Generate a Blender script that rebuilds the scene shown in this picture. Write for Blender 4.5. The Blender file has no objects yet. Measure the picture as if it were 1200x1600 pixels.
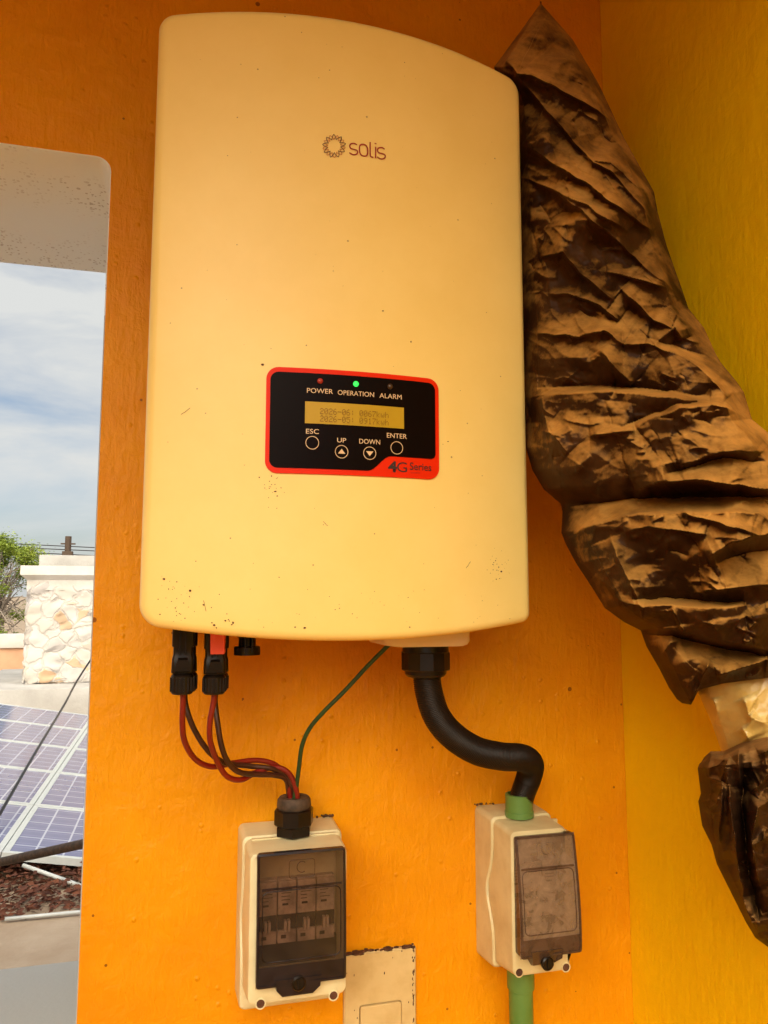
import bpy, bmesh, math, random
import numpy as np
from mathutils import Vector, Matrix
random.seed(7)
S = bpy.context.scene
COL = S.collection
R = math.radians

# ------------------------------------------------------------------ camera, world, sun, exposure
CAMZ = 1.6
DW = 0.85                       # camera to back wall
PITCH, YAW, FPX = R(6.2), R(15.0), 1200.0
cam = bpy.data.cameras.new("camera"); camo = bpy.data.objects.new("camera", cam); COL.objects.link(camo)
camo.location = (0, -DW, CAMZ)
camo.rotation_euler = (R(90) + PITCH, 0, -YAW)
cam.sensor_fit = 'VERTICAL'; cam.sensor_height = 24; cam.lens = 24 * FPX / 1600
cam.clip_start = 0.01; cam.clip_end = 3000
S.camera = camo
SUN_EL, SUN_AZ = R(50), R(128)      # azimuth clockwise from +Y : the sun stands to the right, hidden by the side wall
w = bpy.data.worlds.new("World"); S.world = w; w.use_nodes = True
nt = w.node_tree; nt.nodes.clear()
def N(t, typ, **kw):
    n = t.nodes.new(typ)
    for k, v in kw.items():
        if k in n.inputs.keys(): n.inputs[k].default_value = v
        else: setattr(n, k, v)
    return n
sky = N(nt, 'ShaderNodeTexSky'); sky.sky_type = 'NISHITA'; sky.sun_disc = False
sky.sun_elevation = SUN_EL; sky.sun_rotation = SUN_AZ; sky.dust_density = 2.0; sky.air_density = 1.0
tc = N(nt, 'ShaderNodeTexCoord')
mp = N(nt, 'ShaderNodeMapping'); mp.inputs['Scale'].default_value = (1.2, 1.2, 4.2); mp.inputs['Location'].default_value = (2.3, .7, .35)
mp.inputs['Rotation'].default_value = (0, R(12), 0)
nz = N(nt, 'ShaderNodeTexNoise', Scale=2.6, Detail=7.0, Roughness=.55, Distortion=.3)
cr = N(nt, 'ShaderNodeValToRGB'); cr.color_ramp.elements[0].position = .25; cr.color_ramp.elements[1].position = .60
mx = N(nt, 'ShaderNodeMixRGB'); mx.inputs[2].default_value = (7.6, 7.5, 7.2, 1)
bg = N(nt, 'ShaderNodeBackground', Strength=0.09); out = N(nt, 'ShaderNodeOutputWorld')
L = nt.links.new
L(tc.outputs['Generated'], mp.inputs[0]); L(mp.outputs[0], nz.inputs['Vector']); L(nz.outputs['Fac'], cr.inputs[0])
# sky glow added behind the camera to light the nook; other clouds are duller
_glow_dir = (math.sin(R(203))*math.cos(R(37)), math.cos(R(203))*math.cos(R(37)), math.sin(R(37)))
dp = N(nt, 'ShaderNodeVectorMath', operation='DOT_PRODUCT'); dp.inputs[1].default_value = _glow_dir
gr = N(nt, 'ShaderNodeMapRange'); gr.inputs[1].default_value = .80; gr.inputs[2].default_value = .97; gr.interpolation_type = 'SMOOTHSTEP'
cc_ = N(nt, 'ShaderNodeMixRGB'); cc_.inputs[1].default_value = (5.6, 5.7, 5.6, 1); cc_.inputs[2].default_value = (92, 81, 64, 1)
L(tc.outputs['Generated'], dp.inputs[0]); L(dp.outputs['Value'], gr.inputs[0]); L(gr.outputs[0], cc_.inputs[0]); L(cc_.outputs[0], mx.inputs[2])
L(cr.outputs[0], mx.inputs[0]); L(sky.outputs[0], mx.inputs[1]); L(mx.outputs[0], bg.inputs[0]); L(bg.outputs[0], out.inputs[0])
sl = bpy.data.lights.new("sun", 'SUN'); sl.energy = 0.9; sl.angle = R(10); sl.color = (1, .95, .88)
so = bpy.data.objects.new("sun", sl); COL.objects.link(so)
sd = Vector((math.sin(SUN_AZ) * math.cos(SUN_EL), math.cos(SUN_AZ) * math.cos(SUN_EL), math.sin(SUN_EL)))
so.rotation_euler = sd.to_track_quat('Z', 'Y').to_euler(); so.location = (0, -3, 5)
S.view_settings.view_transform = 'Standard'; S.view_settings.look = 'None'
S.view_settings.exposure = 0.56; S.view_settings.gamma = 1.0
S.cycles.max_bounces = 10; S.cycles.diffuse_bounces = 5; S.cycles.transparent_max_bounces = 16

# ------------------------------------------------------------------ measuring helpers (points of the place along sight lines)
_F = np.array([math.sin(YAW) * math.cos(PITCH), math.cos(YAW) * math.cos(PITCH), math.sin(PITCH)])
_R = np.array([math.cos(YAW), -math.sin(YAW), 0.0]); _U = np.cross(_R, _F)
_C = np.array([0, -DW, CAMZ])
def ray(x, y): return _F + _R * ((x - 600) / FPX) + _U * ((800 - y) / FPX)
def ay(x, y, Y):
    d = ray(x, y); return Vector(_C + d * ((Y + DW) / d[1]))
def az(x, y, Z):
    d = ray(x, y); return Vector(_C + d * ((Z - CAMZ) / d[2]))
def ax(x, y, X):
    d = ray(x, y); return Vector(_C + d * (X / d[0]))

# ------------------------------------------------------------------ object helpers
def tag(o, label=None, cat=None, group=None, kind=None):
    if label: o['label'] = label
    if cat: o['category'] = cat
    if group: o['group'] = group
    if kind: o['kind'] = kind
    return o
def empty(name, loc, label, cat, group=None):
    o = bpy.data.objects.new(name, None); COL.objects.link(o); o.location = loc; o.empty_display_size = .05
    return tag(o, label, cat, group)
def link_mesh(name, me, mat, parent=None, smooth=None):
    o = bpy.data.objects.new(name, me); COL.objects.link(o)
    if mat: me.materials.append(mat)
    if parent:
        o.parent = parent
        r = parent
        off = Vector((0, 0, 0))
        while r: off += r.location; r = r.parent
        me.transform(Matrix.Translation(-off))
    if smooth is not None:
        for p in me.polygons: p.use_smooth = True
        if smooth < 3:
            try: me.set_sharp_from_angle(angle=smooth)
            except Exception: pass
    return o
def build(name, bm, mat, parent=None, smooth=R(35)):
    bmesh.ops.recalc_face_normals(bm, faces=bm.faces)
    me = bpy.data.meshes.new(name); bm.to_mesh(me); bm.free()
    return link_mesh(name, me, mat, parent, smooth)
def box(bm, x0, x1, y0, y1, z0, z1, bev=0.0, seg=2):
    vs = [bm.verts.new(p) for p in ((x0,y0,z0),(x1,y0,z0),(x1,y1,z0),(x0,y1,z0),(x0,y0,z1),(x1,y0,z1),(x1,y1,z1),(x0,y1,z1))]
    fs = [bm.faces.new([vs[i] for i in f]) for f in ((3,2,1,0),(4,5,6,7),(0,1,5,4),(1,2,6,5),(2,3,7,6),(3,0,4,7))]
    if bev:
        es = list({e for f in fs for e in f.edges})
        bmesh.ops.bevel(bm, geom=es, offset=bev, segments=seg, profile=.5, affect='EDGES')
    return vs
def rr(x0, x1, z0, z1, r, n=6):
    pts = []
    for cx, cz, a0 in ((x1-r,z1-r,0),(x0+r,z1-r,90),(x0+r,z0+r,180),(x1-r,z0+r,270)):
        for k in range(n+1):
            a = R(a0 + 90*k/n); pts.append((cx + r*math.cos(a), cz + r*math.sin(a)))
    return pts
def loft(bm, loops, cap0=True, cap1=True):
    rows = [[bm.verts.new(p) for p in lp] for lp in loops]
    n = len(rows[0])
    for a, b in zip(rows, rows[1:]):
        for i in range(n):
            bm.faces.new((a[i], a[(i+1)%n], b[(i+1)%n], b[i]))
    if cap0: bm.faces.new(rows[0][::-1])
    if cap1: bm.faces.new(rows[-1])
    return rows
def lathe(bm, prof, c, axis=Vector((0,0,1)), n=32, sides=None):
    """prof: (radius, height) ; around axis through c"""
    axis = axis.normalized(); u = axis.orthogonal().normalized(); v = axis.cross(u)
    loops = []
    for r, h in prof:
        loops.append([c + axis*h + (u*math.cos(2*math.pi*k/n) + v*math.sin(2*math.pi*k/n))*r for k in range(n)])
    loft(bm, loops)
def catmull(pts, sub=10):
    P = [Vector(p) for p in pts]; P = [P[0]*2-P[1]] + P + [P[-1]*2-P[-2]]
    o = []
    for i in range(1, len(P)-2):
        for k in range(sub):
            t = k/sub; a,b,c,d = P[i-1:i+3]
            o.append(.5*((2*b)+(c-a)*t+(2*a-5*b+4*c-d)*t*t+(3*b-a-3*c+d)*t**3))
    o.append(P[-2]); return o
def tube(bm, path, rad, n=14, cap=True):
    T = [(path[min(i+1,len(path)-1)] - path[max(i-1,0)]).normalized() for i in range(len(path))]
    u = T[0].orthogonal().normalized(); loops = []
    for i, p in enumerate(path):
        u = (u - T[i]*u.dot(T[i])).normalized(); v = T[i].cross(u)
        r = rad[i] if hasattr(rad, '__len__') else rad
        loops.append([p + (u*math.cos(2*math.pi*k/n)+v*math.sin(2*math.pi*k/n))*r for k in range(n)])
    loft(bm, loops, cap, cap)

# ------------------------------------------------------------------ materials
def newmat(name):
    m = bpy.data.materials.new(name); m.use_nodes = True
    t = m.node_tree; b = t.nodes['Principled BSDF']
    return m, t, b
def col4(c): return (c[0], c[1], c[2], 1)
def simple(name, c, rough=.5, c2=None, scale=30, bump=0.0, bscale=200, metal=0, spec=None, dist=.001, lo=.35, hi=.65):
    m, t, b = newmat(name)
    b.inputs['Roughness'].default_value = rough; b.inputs['Metallic'].default_value = metal
    b.inputs['Base Color'].default_value = col4(c)
    if spec is not None: b.inputs['Specular IOR Level'].default_value = spec
    tc = N(t, 'ShaderNodeTexCoord')
    if c2:
        n = N(t, 'ShaderNodeTexNoise', Scale=scale, Detail=6.0, Roughness=.6)
        r = N(t, 'ShaderNodeValToRGB'); r.color_ramp.elements[0].color = col4(c); r.color_ramp.elements[1].color = col4(c2)
        r.color_ramp.elements[0].position = lo; r.color_ramp.elements[1].position = hi
        t.links.new(tc.outputs['Object'], n.inputs['Vector']); t.links.new(n.outputs['Fac'], r.inputs[0]); t.links.new(r.outputs[0], b.inputs['Base Color'])
    if bump:
        n = N(t, 'ShaderNodeTexNoise', Scale=bscale, Detail=4.0)
        bp = N(t, 'ShaderNodeBump', Strength=bump, Distance=dist)
        t.links.new(tc.outputs['Object'], n.inputs['Vector']); t.links.new(n.outputs['Fac'], bp.inputs['Height']); t.links.new(bp.outputs[0], b.inputs['Normal'])
    return m
def spots(t, tc, scale, thr, rnd=.5, vec=None):
    """mask of sparse small round spots (1 inside)"""
    v = N(t, 'ShaderNodeTexVoronoi', Scale=scale); v.inputs['Randomness'].default_value = 1
    lt = N(t, 'ShaderNodeMath', operation='LESS_THAN'); lt.inputs[1].default_value = thr
    sp = N(t, 'ShaderNodeSeparateColor'); g = N(t, 'ShaderNodeMath', operation='GREATER_THAN'); g.inputs[1].default_value = rnd
    m = N(t, 'ShaderNodeMath', operation='MULTIPLY')
    t.links.new(vec or tc.outputs['Object'], v.inputs['Vector']); t.links.new(v.outputs['Distance'], lt.inputs[0])
    t.links.new(v.outputs['Color'], sp.inputs[0]); t.links.new(sp.outputs[0], g.inputs[0])
    t.links.new(lt.outputs[0], m.inputs[0]); t.links.new(g.outputs[0], m.inputs[1])
    return m.outputs[0]
def plaster(name, c, c2, dark, side=False):
    m, t, b = newmat(name); lk = t.links.new
    b.inputs['Roughness'].default_value = .48; b.inputs['Specular IOR Level'].default_value = .2
    tc = N(t, 'ShaderNodeTexCoord')
    n1 = N(t, 'ShaderNodeTexNoise', Scale=2.6, Detail=7.0, Roughness=.62)
    lk(tc.outputs['Object'], n1.inputs['Vector'])
    r = N(t, 'ShaderNodeValToRGB'); r.color_ramp.elements[0].color = col4(c); r.color_ramp.elements[1].color = col4(c2)
    r.color_ramp.elements[0].position = .3; r.color_ramp.elements[1].position = .7; lk(n1.outputs['Fac'], r.inputs[0])
    s1 = spots(t, tc, 26, .07, .86); s2 = spots(t, tc, 70, .10, .93)
    mxa = N(t, 'ShaderNodeMath', operation='MAXIMUM'); lk(s1, mxa.inputs[0]); lk(s2, mxa.inputs[1])
    ml = N(t, 'ShaderNodeMath', operation='MULTIPLY'); ml.inputs[1].default_value = .75; lk(mxa.outputs[0], ml.inputs[0])
    mc = N(t, 'ShaderNodeMixRGB'); mc.inputs[2].default_value = col4(dark); lk(ml.outputs[0], mc.inputs[0]); lk(r.outputs[0], mc.inputs[1]); lk(mc.outputs[0], b.inputs['Base Color'])
    # trowel relief: long vertical brush strokes, lumps, little grains
    mp = N(t, 'ShaderNodeMapping'); mp.inputs['Scale'].default_value = (1, 1, .22); lk(tc.outputs['Object'], mp.inputs[0])
    a = N(t, 'ShaderNodeTexNoise', Scale=170.0, Detail=3.0, Distortion=.3); lk(mp.outputs[0], a.inputs['Vector'])
    a2 = N(t, 'ShaderNodeTexNoise', Scale=30.0, Detail=6.0, Roughness=.6, Distortion=.35); lk(tc.outputs['Object'], a2.inputs['Vector'])
    v = N(t, 'ShaderNodeTexVoronoi', Scale=95.0); lk(tc.outputs['Object'], v.inputs['Vector'])
    vr = N(t, 'ShaderNodeMapRange'); vr.inputs[1].default_value = 0; vr.inputs[2].default_value = .32; vr.inputs[3].default_value = 1; vr.inputs[4].default_value = 0
    vr.interpolation_type = 'SMOOTHSTEP'; lk(v.outputs['Distance'], vr.inputs[0])
    vs = N(t, 'ShaderNodeSeparateColor'); lk(v.outputs['Color'], vs.inputs[0])
    vg = N(t, 'ShaderNodeMath', operation='GREATER_THAN'); vg.inputs[1].default_value = .88; lk(vs.outputs[0], vg.inputs[0])
    vm = N(t, 'ShaderNodeMath', operation='MULTIPLY'); lk(vr.outputs[0], vm.inputs[0]); lk(vg.outputs[0], vm.inputs[1])
    s_a = N(t, 'ShaderNodeMath', operation='MULTIPLY_ADD'); s_a.inputs[1].default_value = .36; lk(a.outputs['Fac'], s_a.inputs[0]); lk(a2.outputs['Fac'], s_a.inputs[2])
    s_b = N(t, 'ShaderNodeMath', operation='MULTIPLY_ADD'); s_b.inputs[1].default_value = .30; lk(vm.outputs[0], s_b.inputs[0]); lk(s_a.outputs[0], s_b.inputs[2])
    bp = N(t, 'ShaderNodeBump', Strength=1.0, Distance=.0016 if side else .0036); lk(s_b.outputs[0], bp.inputs['Height']); lk(bp.outputs[0], b.inputs['Normal'])
    return m
M = {}
M['wall'] = plaster('orange_plaster', (.64, .205, .0006), (.79, .35, .001), (.12, .03, .004))
M['sidewall'] = plaster('yellow_plaster', (.84, .50, .002), (.92, .64, .003), (.14, .05, .004), True)
M['ceil'] = simple('ceiling_paint', (.40, .20, .02), .8, (.34, .16, .015), 4, .3, 80)
def inverter_mat():
    m, t, b = newmat('cream_powder_coat'); lk = t.links.new
    b.inputs['Roughness'].default_value = .42; b.inputs['Specular IOR Level'].default_value = .4
    tc = N(t, 'ShaderNodeTexCoord')
    n1 = N(t, 'ShaderNodeTexNoise', Scale=9.0, Detail=6.0, Roughness=.65); lk(tc.outputs['Object'], n1.inputs['Vector'])
    r = N(t, 'ShaderNodeValToRGB'); r.color_ramp.elements[0].color = (.86, .64, .20, 1); r.color_ramp.elements[1].color = (.90, .685, .235, 1)
    r.color_ramp.elements[0].position = .35; r.color_ramp.elements[1].position = .7; lk(n1.outputs['Fac'], r.inputs[0])
    s1 = spots(t, tc, 60, .055, .90); s2 = spots(t, tc, 130, .09, .955)
    # light scratches: stretched noise, thresholded
    mp = N(t, 'ShaderNodeMapping'); mp.inputs['Scale'].default_value = (5, 5, 60); mp.inputs['Rotation'].default_value = (0, R(-28), 0); lk(tc.outputs['Object'], mp.inputs[0])
    sn = N(t, 'ShaderNodeTexNoise', Scale=3.0, Detail=8.0, Roughness=.7); lk(mp.outputs[0], sn.inputs['Vector'])
    sg = N(t, 'ShaderNodeMapRange'); sg.inputs[1].default_value = .74; sg.inputs[2].default_value = .80; sg.inputs[4].default_value = .3; lk(sn.outputs['Fac'], sg.inputs[0])
    mxa = N(t, 'ShaderNodeMath', operation='MAXIMUM'); lk(s1, mxa.inputs[0]); lk(s2, mxa.inputs[1])
    ml = N(t, 'ShaderNodeMath', operation='MULTIPLY'); ml.inputs[1].default_value = .7; lk(mxa.outputs[0], ml.inputs[0])
    mxb = N(t, 'ShaderNodeMath', operation='MAXIMUM'); lk(ml.outputs[0], mxb.inputs[0]); lk(sg.outputs[0], mxb.inputs[1])
    mc = N(t, 'ShaderNodeMixRGB'); mc.inputs[2].default_value = (.22, .11, .04, 1); lk(mxb.outputs[0], mc.inputs[0]); lk(r.outputs[0], mc.inputs[1]); lk(mc.outputs[0], b.inputs['Base Color'])
    n2 = N(t, 'ShaderNodeTexNoise', Scale=900.0, Detail=2.0); lk(tc.outputs['Object'], n2.inputs['Vector'])
    bp = N(t, 'ShaderNodeBump', Strength=.12, Distance=.0004); lk(n2.outputs['Fac'], bp.inputs['Height']); lk(bp.outputs[0], b.inputs['Normal'])
    return m
M['cover'] = inverter_mat()
M['black'] = simple('black_plastic', (.006, .004, .003), .3, (.012, .008, .006), 60, .1, 300, spec=.3)
M['hose'] = simple('black_hose', (.009, .005, .003), .42, (.016, .009, .005), 50, spec=.25)
M['dustyblack'] = simple('dusty_black_rubber', (.030, .020, .013), .7, (.10, .06, .035), 90, .3, 400)
M['redwire'] = simple('red_cable_sheath', (.22, .008, .004), .38, (.17, .008, .004), 40)
M['darkwire'] = simple('dark_cable_sheath', (.035, .010, .005), .4, (.06, .016, .008), 60)
M['greenwire'] = simple('green_cable_sheath', (.010, .040, .012), .4, (.016, .055, .014), 80)
M['red'] = simple('red_label', (.72, .022, .001), .4, spec=.12)
M['glossblack'] = simple('gloss_black_label', (.005, .002, .0015), .3, spec=.04)
M['print'] = simple('pale_print', (.72, .52, .30), .5)
M['darkprint'] = simple('dark_print', (.02, .004, .003), .5)
M['logored'] = simple('logo_red', (.32, .014, .006), .5)
M['logodark'] = simple('logo_dark', (.07, .012, .012), .5)
M['logoorange'] = simple('logo_orange', (.50, .14, .02), .5)
M['lcd'] = simple('lcd_glass', (.44, .285, .012), .35, (.50, .33, .02), 20, spec=.2)
M['lcdink'] = simple('lcd_segments', (.22, .11, .006), .4, spec=.2)
M['redclip'] = simple('red_plastic', (.78, .10, .06), .3)
M['boxplastic'] = simple('beige_plastic', (.72, .66, .41), .45, (.62, .54, .31), 25, .15, 300, lo=.42, hi=.75)
M['boxplastic2'] = simple('aged_beige_plastic', (.66, .57, .31), .5, (.54, .44, .22), 28, .2, 260, lo=.4, hi=.7)
M['plate'] = simple('cream_switch_plastic', (.62, .47, .22), .45, (.50, .35, .14), 30, .15, 200, lo=.45, hi=.75)
M['greenpipe'] = simple('green_pvc', (.085, .19, .035), .4, (.11, .22, .05), 30)
M['rust'] = simple('dark_recess', (.05, .018, .008), .8, (.13, .05, .02), 120)
M['dirt'] = simple('dirt_crust', (.035, .015, .008), .95, (.12, .05, .02), 150, .5, 300)
M['breaker'] = simple('breaker_grey', (.70, .58, .46), .5, (.30, .25, .20), 60)
M['breakerdark'] = simple('breaker_dark', (.018, .012, .012), .6)
M['toggle'] = simple('toggle_grey', (.55, .47, .38), .5)
def smoky(name, tint, dust, dfac, rough=.12):
    m, t, b = newmat(name); lk = t.links.new
    t.nodes.remove(b)
    o = t.nodes['Material Output']
    tr = N(t, 'ShaderNodeBsdfTransparent'); tr.inputs[0].default_value = col4(tint)
    gl = N(t, 'ShaderNodeBsdfGlossy'); gl.inputs['Roughness'].default_value = rough
    df = N(t, 'ShaderNodeBsdfDiffuse'); df.inputs[0].default_value = col4(dust)
    fr = N(t, 'ShaderNodeFresnel', IOR=1.45)
    tc = N(t, 'ShaderNodeTexCoord')
    n = N(t, 'ShaderNodeTexNoise', Scale=60.0, Detail=8.0, Roughness=.7, Distortion=.8); lk(tc.outputs['Object'], n.inputs['Vector'])
    mr = N(t, 'ShaderNodeMapRange'); mr.inputs[1].default_value = .35; mr.inputs[2].default_value = .7; mr.inputs[3].default_value = dfac*.35; mr.inputs[4].default_value = dfac; lk(n.outputs['Fac'], mr.inputs[0])
    m1 = N(t, 'ShaderNodeMixShader'); lk(mr.outputs[0], m1.inputs[0]); lk(tr.outputs[0], m1.inputs[1]); lk(df.outputs[0], m1.inputs[2])
    m2 = N(t, 'ShaderNodeMixShader'); lk(fr.outputs[0], m2.inputs[0]); lk(m1.outputs[0], m2.inputs[1]); lk(gl.outputs[0], m2.inputs[2])
    lk(m2.outputs[0], o.inputs['Surface'])
    return m
M['lid'] = smoky('smoked_lid', (.56, .44, .38), (.17, .115, .08), .22)
M['lid2'] = smoky('dusty_smoked_lid', (.62, .50, .42), (.36, .24, .15), .72, .2)
M['lidmid'] = smoky('brown_smoked_rim', (.35, .24, .20), (.20, .12, .08), .5)
M['liddark'] = smoky('smoked_lid_rim', (.16, .12, .13), (.05, .035, .04), .5)

# ------------------------------------------------------------------ setting
XR = 0.53
def ground_mat():
    m, t, b = newmat('dusty_roof_screed'); lk = t.links.new
    b.inputs['Roughness'].default_value = .9
    tc = N(t, 'ShaderNodeTexCoord')
    n = N(t, 'ShaderNodeTexNoise', Scale=3.0, Detail=9.0, Roughness=.65); lk(tc.outputs['Object'], n.inputs['Vector'])
    r = N(t, 'ShaderNodeValToRGB'); e = r.color_ramp.elements
    e[0].position = .3; e[0].color = (.28, .20, .13, 1); e[1].position = .7; e[1].color = (.38, .30, .215, 1); lk(n.outputs['Fac'], r.inputs[0])
    s = spots(t, tc, 9, .10, .80)
    mc = N(t, 'ShaderNodeMixRGB'); mc.inputs[2].default_value = (.14, .07, .035, 1)
    ml = N(t, 'ShaderNodeMath', operation='MULTIPLY'); ml.inputs[1].default_value = .7; lk(s, ml.inputs[0]); lk(ml.outputs[0], mc.inputs[0])
    lk(r.outputs[0], mc.inputs[1]); lk(mc.outputs[0], b.inputs['Base Color'])
    bp = N(t, 'ShaderNodeBump', Strength=.4, Distance=.01); n3 = N(t, 'ShaderNodeTexNoise', Scale=40.0, Detail=5.0); lk(tc.outputs['Object'], n3.inputs['Vector'])
    lk(n3.outputs['Fac'], bp.inputs['Height']); lk(bp.outputs[0], b.inputs['Normal'])
    return m
bm = bmesh.new()
s_ = 900
vs = [bm.verts.new(p) for p in ((-s_,-s_,0),(s_,-s_,0),(s_,s_,0),(-s_,s_,0))]; bm.faces.new(vs)
tag(build('ground', bm, ground_mat(), None, None), 'dusty tan roof screed below the window opening', 'ground', kind='structure')
bm = bmesh.new(); vs = [bm.verts.new(p) for p in ((-3,-6,.004),(XR,-6,.004),(XR,0,.004),(-3,0,.004))]; bm.faces.new(vs)
tag(build('porch_floor', bm, simple('terracotta_floor', (.48, .31, .11), .7, (.42, .26, .09), 3), None, None), 'warm terracotta porch floor in front of the orange wall', 'floor', kind='structure')

WT = 0.32                                   # wall thickness
OX0, OX1 = -1.25, -0.0842; OZ0, OZ1 = CAMZ-.492, CAMZ+.478
def wall_with_opening():
    root = empty('plaster_wall', (0, 0, 0), 'orange plastered wall with the window opening, carrying the inverter', 'wall')
    hole = rr(OX0, OX1, OZ0, OZ1, .016, 6)
    wx0, wx1, wz0, wz1 = -3.0, XR + .25, 0.0, 3.2
    n = len(hole)
    # outer points radially matched to the hole
    cx, cz = (OX0+OX1)/2, (OZ0+OZ1)/2
    bm = bmesh.new()
    outer = []
    for (x, z) in hole:
        outer.append((wx1 if x > cx else wx0, wz1 if z > cz else wz0))
    k = 7
    for yy, flip in ((0.0, False), (WT, True)):
        ins = .0012 if yy == 0 else 0
        hv = []
        for (x, z) in hole:
            ddx, ddz = (ins if x > cx else -ins), (ins if z > cz else -ins)
            hv.append(bm.verts.new((x+ddx, yy, z+ddz)))
        c = {}
        for q, (X, Z) in (('rt', (wx1, wz1)), ('lt', (wx0, wz1)), ('lb', (wx0, wz0)), ('rb', (wx1, wz0))): c[q] = bm.verts.new((X, yy, Z))
        qs = ['rt', 'lt', 'lb', 'rb']
        for q in range(4):
            seg = hv[q*k:(q+1)*k]
            for i in range(k-1): bm.faces.new((c[qs[q]], seg[i], seg[i+1]))
            nx = hv[((q+1)*k) % n]
            bm.faces.new((c[qs[q]], seg[-1], nx, c[qs[(q+1)%4]]))
    build('wall_face', bm, M['wall'], root, None)
    bm = bmesh.new()
    jit = random.Random(3)
    loops = []
    for yy, ins in ((0.0, .0012), (.0012, 0.0), (WT*.5, 0.0), (WT, 0.0)):
        loops.append([(x + (ins if x > cx else -ins), yy, z + (ins if z > cz else -ins)) for (x, z) in hole])
    loft(bm, loops, False, False)
    m, t, b = newmat('white_reveal_paint'); lk = t.links.new
    b.inputs['Roughness'].default_value = .6
    tc = N(t, 'ShaderNodeTexCoord')
    s1 = spots(t, tc, 190, .30, .35); s2 = spots(t, tc, 90, .22, .6)
    nn = N(t, 'ShaderNodeTexNoise', Scale=9.0, Detail=3.0); lk(tc.outputs['Object'], nn.inputs['Vector'])
    g = N(t, 'ShaderNodeMapRange'); g.inputs[1].default_value = .42; g.inputs[2].default_value = .58; g.inputs[4].default_value = .55; lk(nn.outputs['Fac'], g.inputs[0])
    mm = N(t, 'ShaderNodeMath', operation='MAXIMUM'); lk(s1, mm.inputs[0]); lk(s2, mm.inputs[1])
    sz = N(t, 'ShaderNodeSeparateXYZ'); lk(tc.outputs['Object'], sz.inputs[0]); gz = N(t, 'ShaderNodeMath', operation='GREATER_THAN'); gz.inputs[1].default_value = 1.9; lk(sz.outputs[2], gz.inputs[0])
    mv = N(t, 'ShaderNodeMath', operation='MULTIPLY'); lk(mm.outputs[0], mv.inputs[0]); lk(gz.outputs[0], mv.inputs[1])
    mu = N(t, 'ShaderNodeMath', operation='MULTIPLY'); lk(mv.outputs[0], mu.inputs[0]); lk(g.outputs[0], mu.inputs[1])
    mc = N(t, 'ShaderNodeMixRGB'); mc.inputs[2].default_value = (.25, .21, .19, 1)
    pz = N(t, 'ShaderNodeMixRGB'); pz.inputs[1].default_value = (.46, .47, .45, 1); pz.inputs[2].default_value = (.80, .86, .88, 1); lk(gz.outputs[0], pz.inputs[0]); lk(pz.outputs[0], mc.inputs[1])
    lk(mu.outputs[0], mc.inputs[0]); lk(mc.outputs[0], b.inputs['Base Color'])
    bp = N(t, 'ShaderNodeBump', Strength=.5, Distance=.001); n3 = N(t, 'ShaderNodeTexNoise', Scale=150.0, Detail=4.0); lk(tc.outputs['Object'], n3.inputs['Vector'])
    lk(n3.outputs['Fac'], bp.inputs['Height']); lk(bp.outputs[0], b.inputs['Normal'])
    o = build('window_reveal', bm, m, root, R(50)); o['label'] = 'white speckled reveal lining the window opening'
wall_with_opening()
bm = bmesh.new(); box(bm, XR, XR+.2, -2.6, -.0005, 0, 3.7)
tag(build('side_wall', bm, M['sidewall'], None, None), 'yellow plastered side wall behind the brown wrapped bundle', 'wall')
bm = bmesh.new(); box(bm, -3, XR-.0005, -1.17, -.0005, 2.425, 2.6)  # unseen ceiling; depth and dark paint chosen to dim the wall top
tag(build('ceiling', bm, M['ceil'], None, None), 'unseen porch ceiling, sized to shade the top of the wall', 'ceiling', kind='structure')

bm = bmesh.new(); box(bm, -1.95, -1.75, -3.4, -.0005, 0, 2.4)  # unseen wall put in to bounce warm sunlight from the left
tag(build('bounce_wall', bm, simple('warm_yellow_paint', (.84, .52, .10), .7, (.80, .48, .08), 3, .3, 60), None, None), 'unseen warm yellow wall on the left, added to bounce warm light in', 'wall')
bm = bmesh.new(); box(bm, -4.5, 3.0, -4.0, -3.8, 0, 1.5)  # unseen wall added to screen off low light and bounce warm light
tag(build('rear_screen_wall', bm, simple('ochre_paint', (.66, .44, .10), .8, (.60, .38, .08), 3, .3, 60), None, None), 'unseen ochre wall behind the camera, added to block and bounce light', 'wall')
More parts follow.
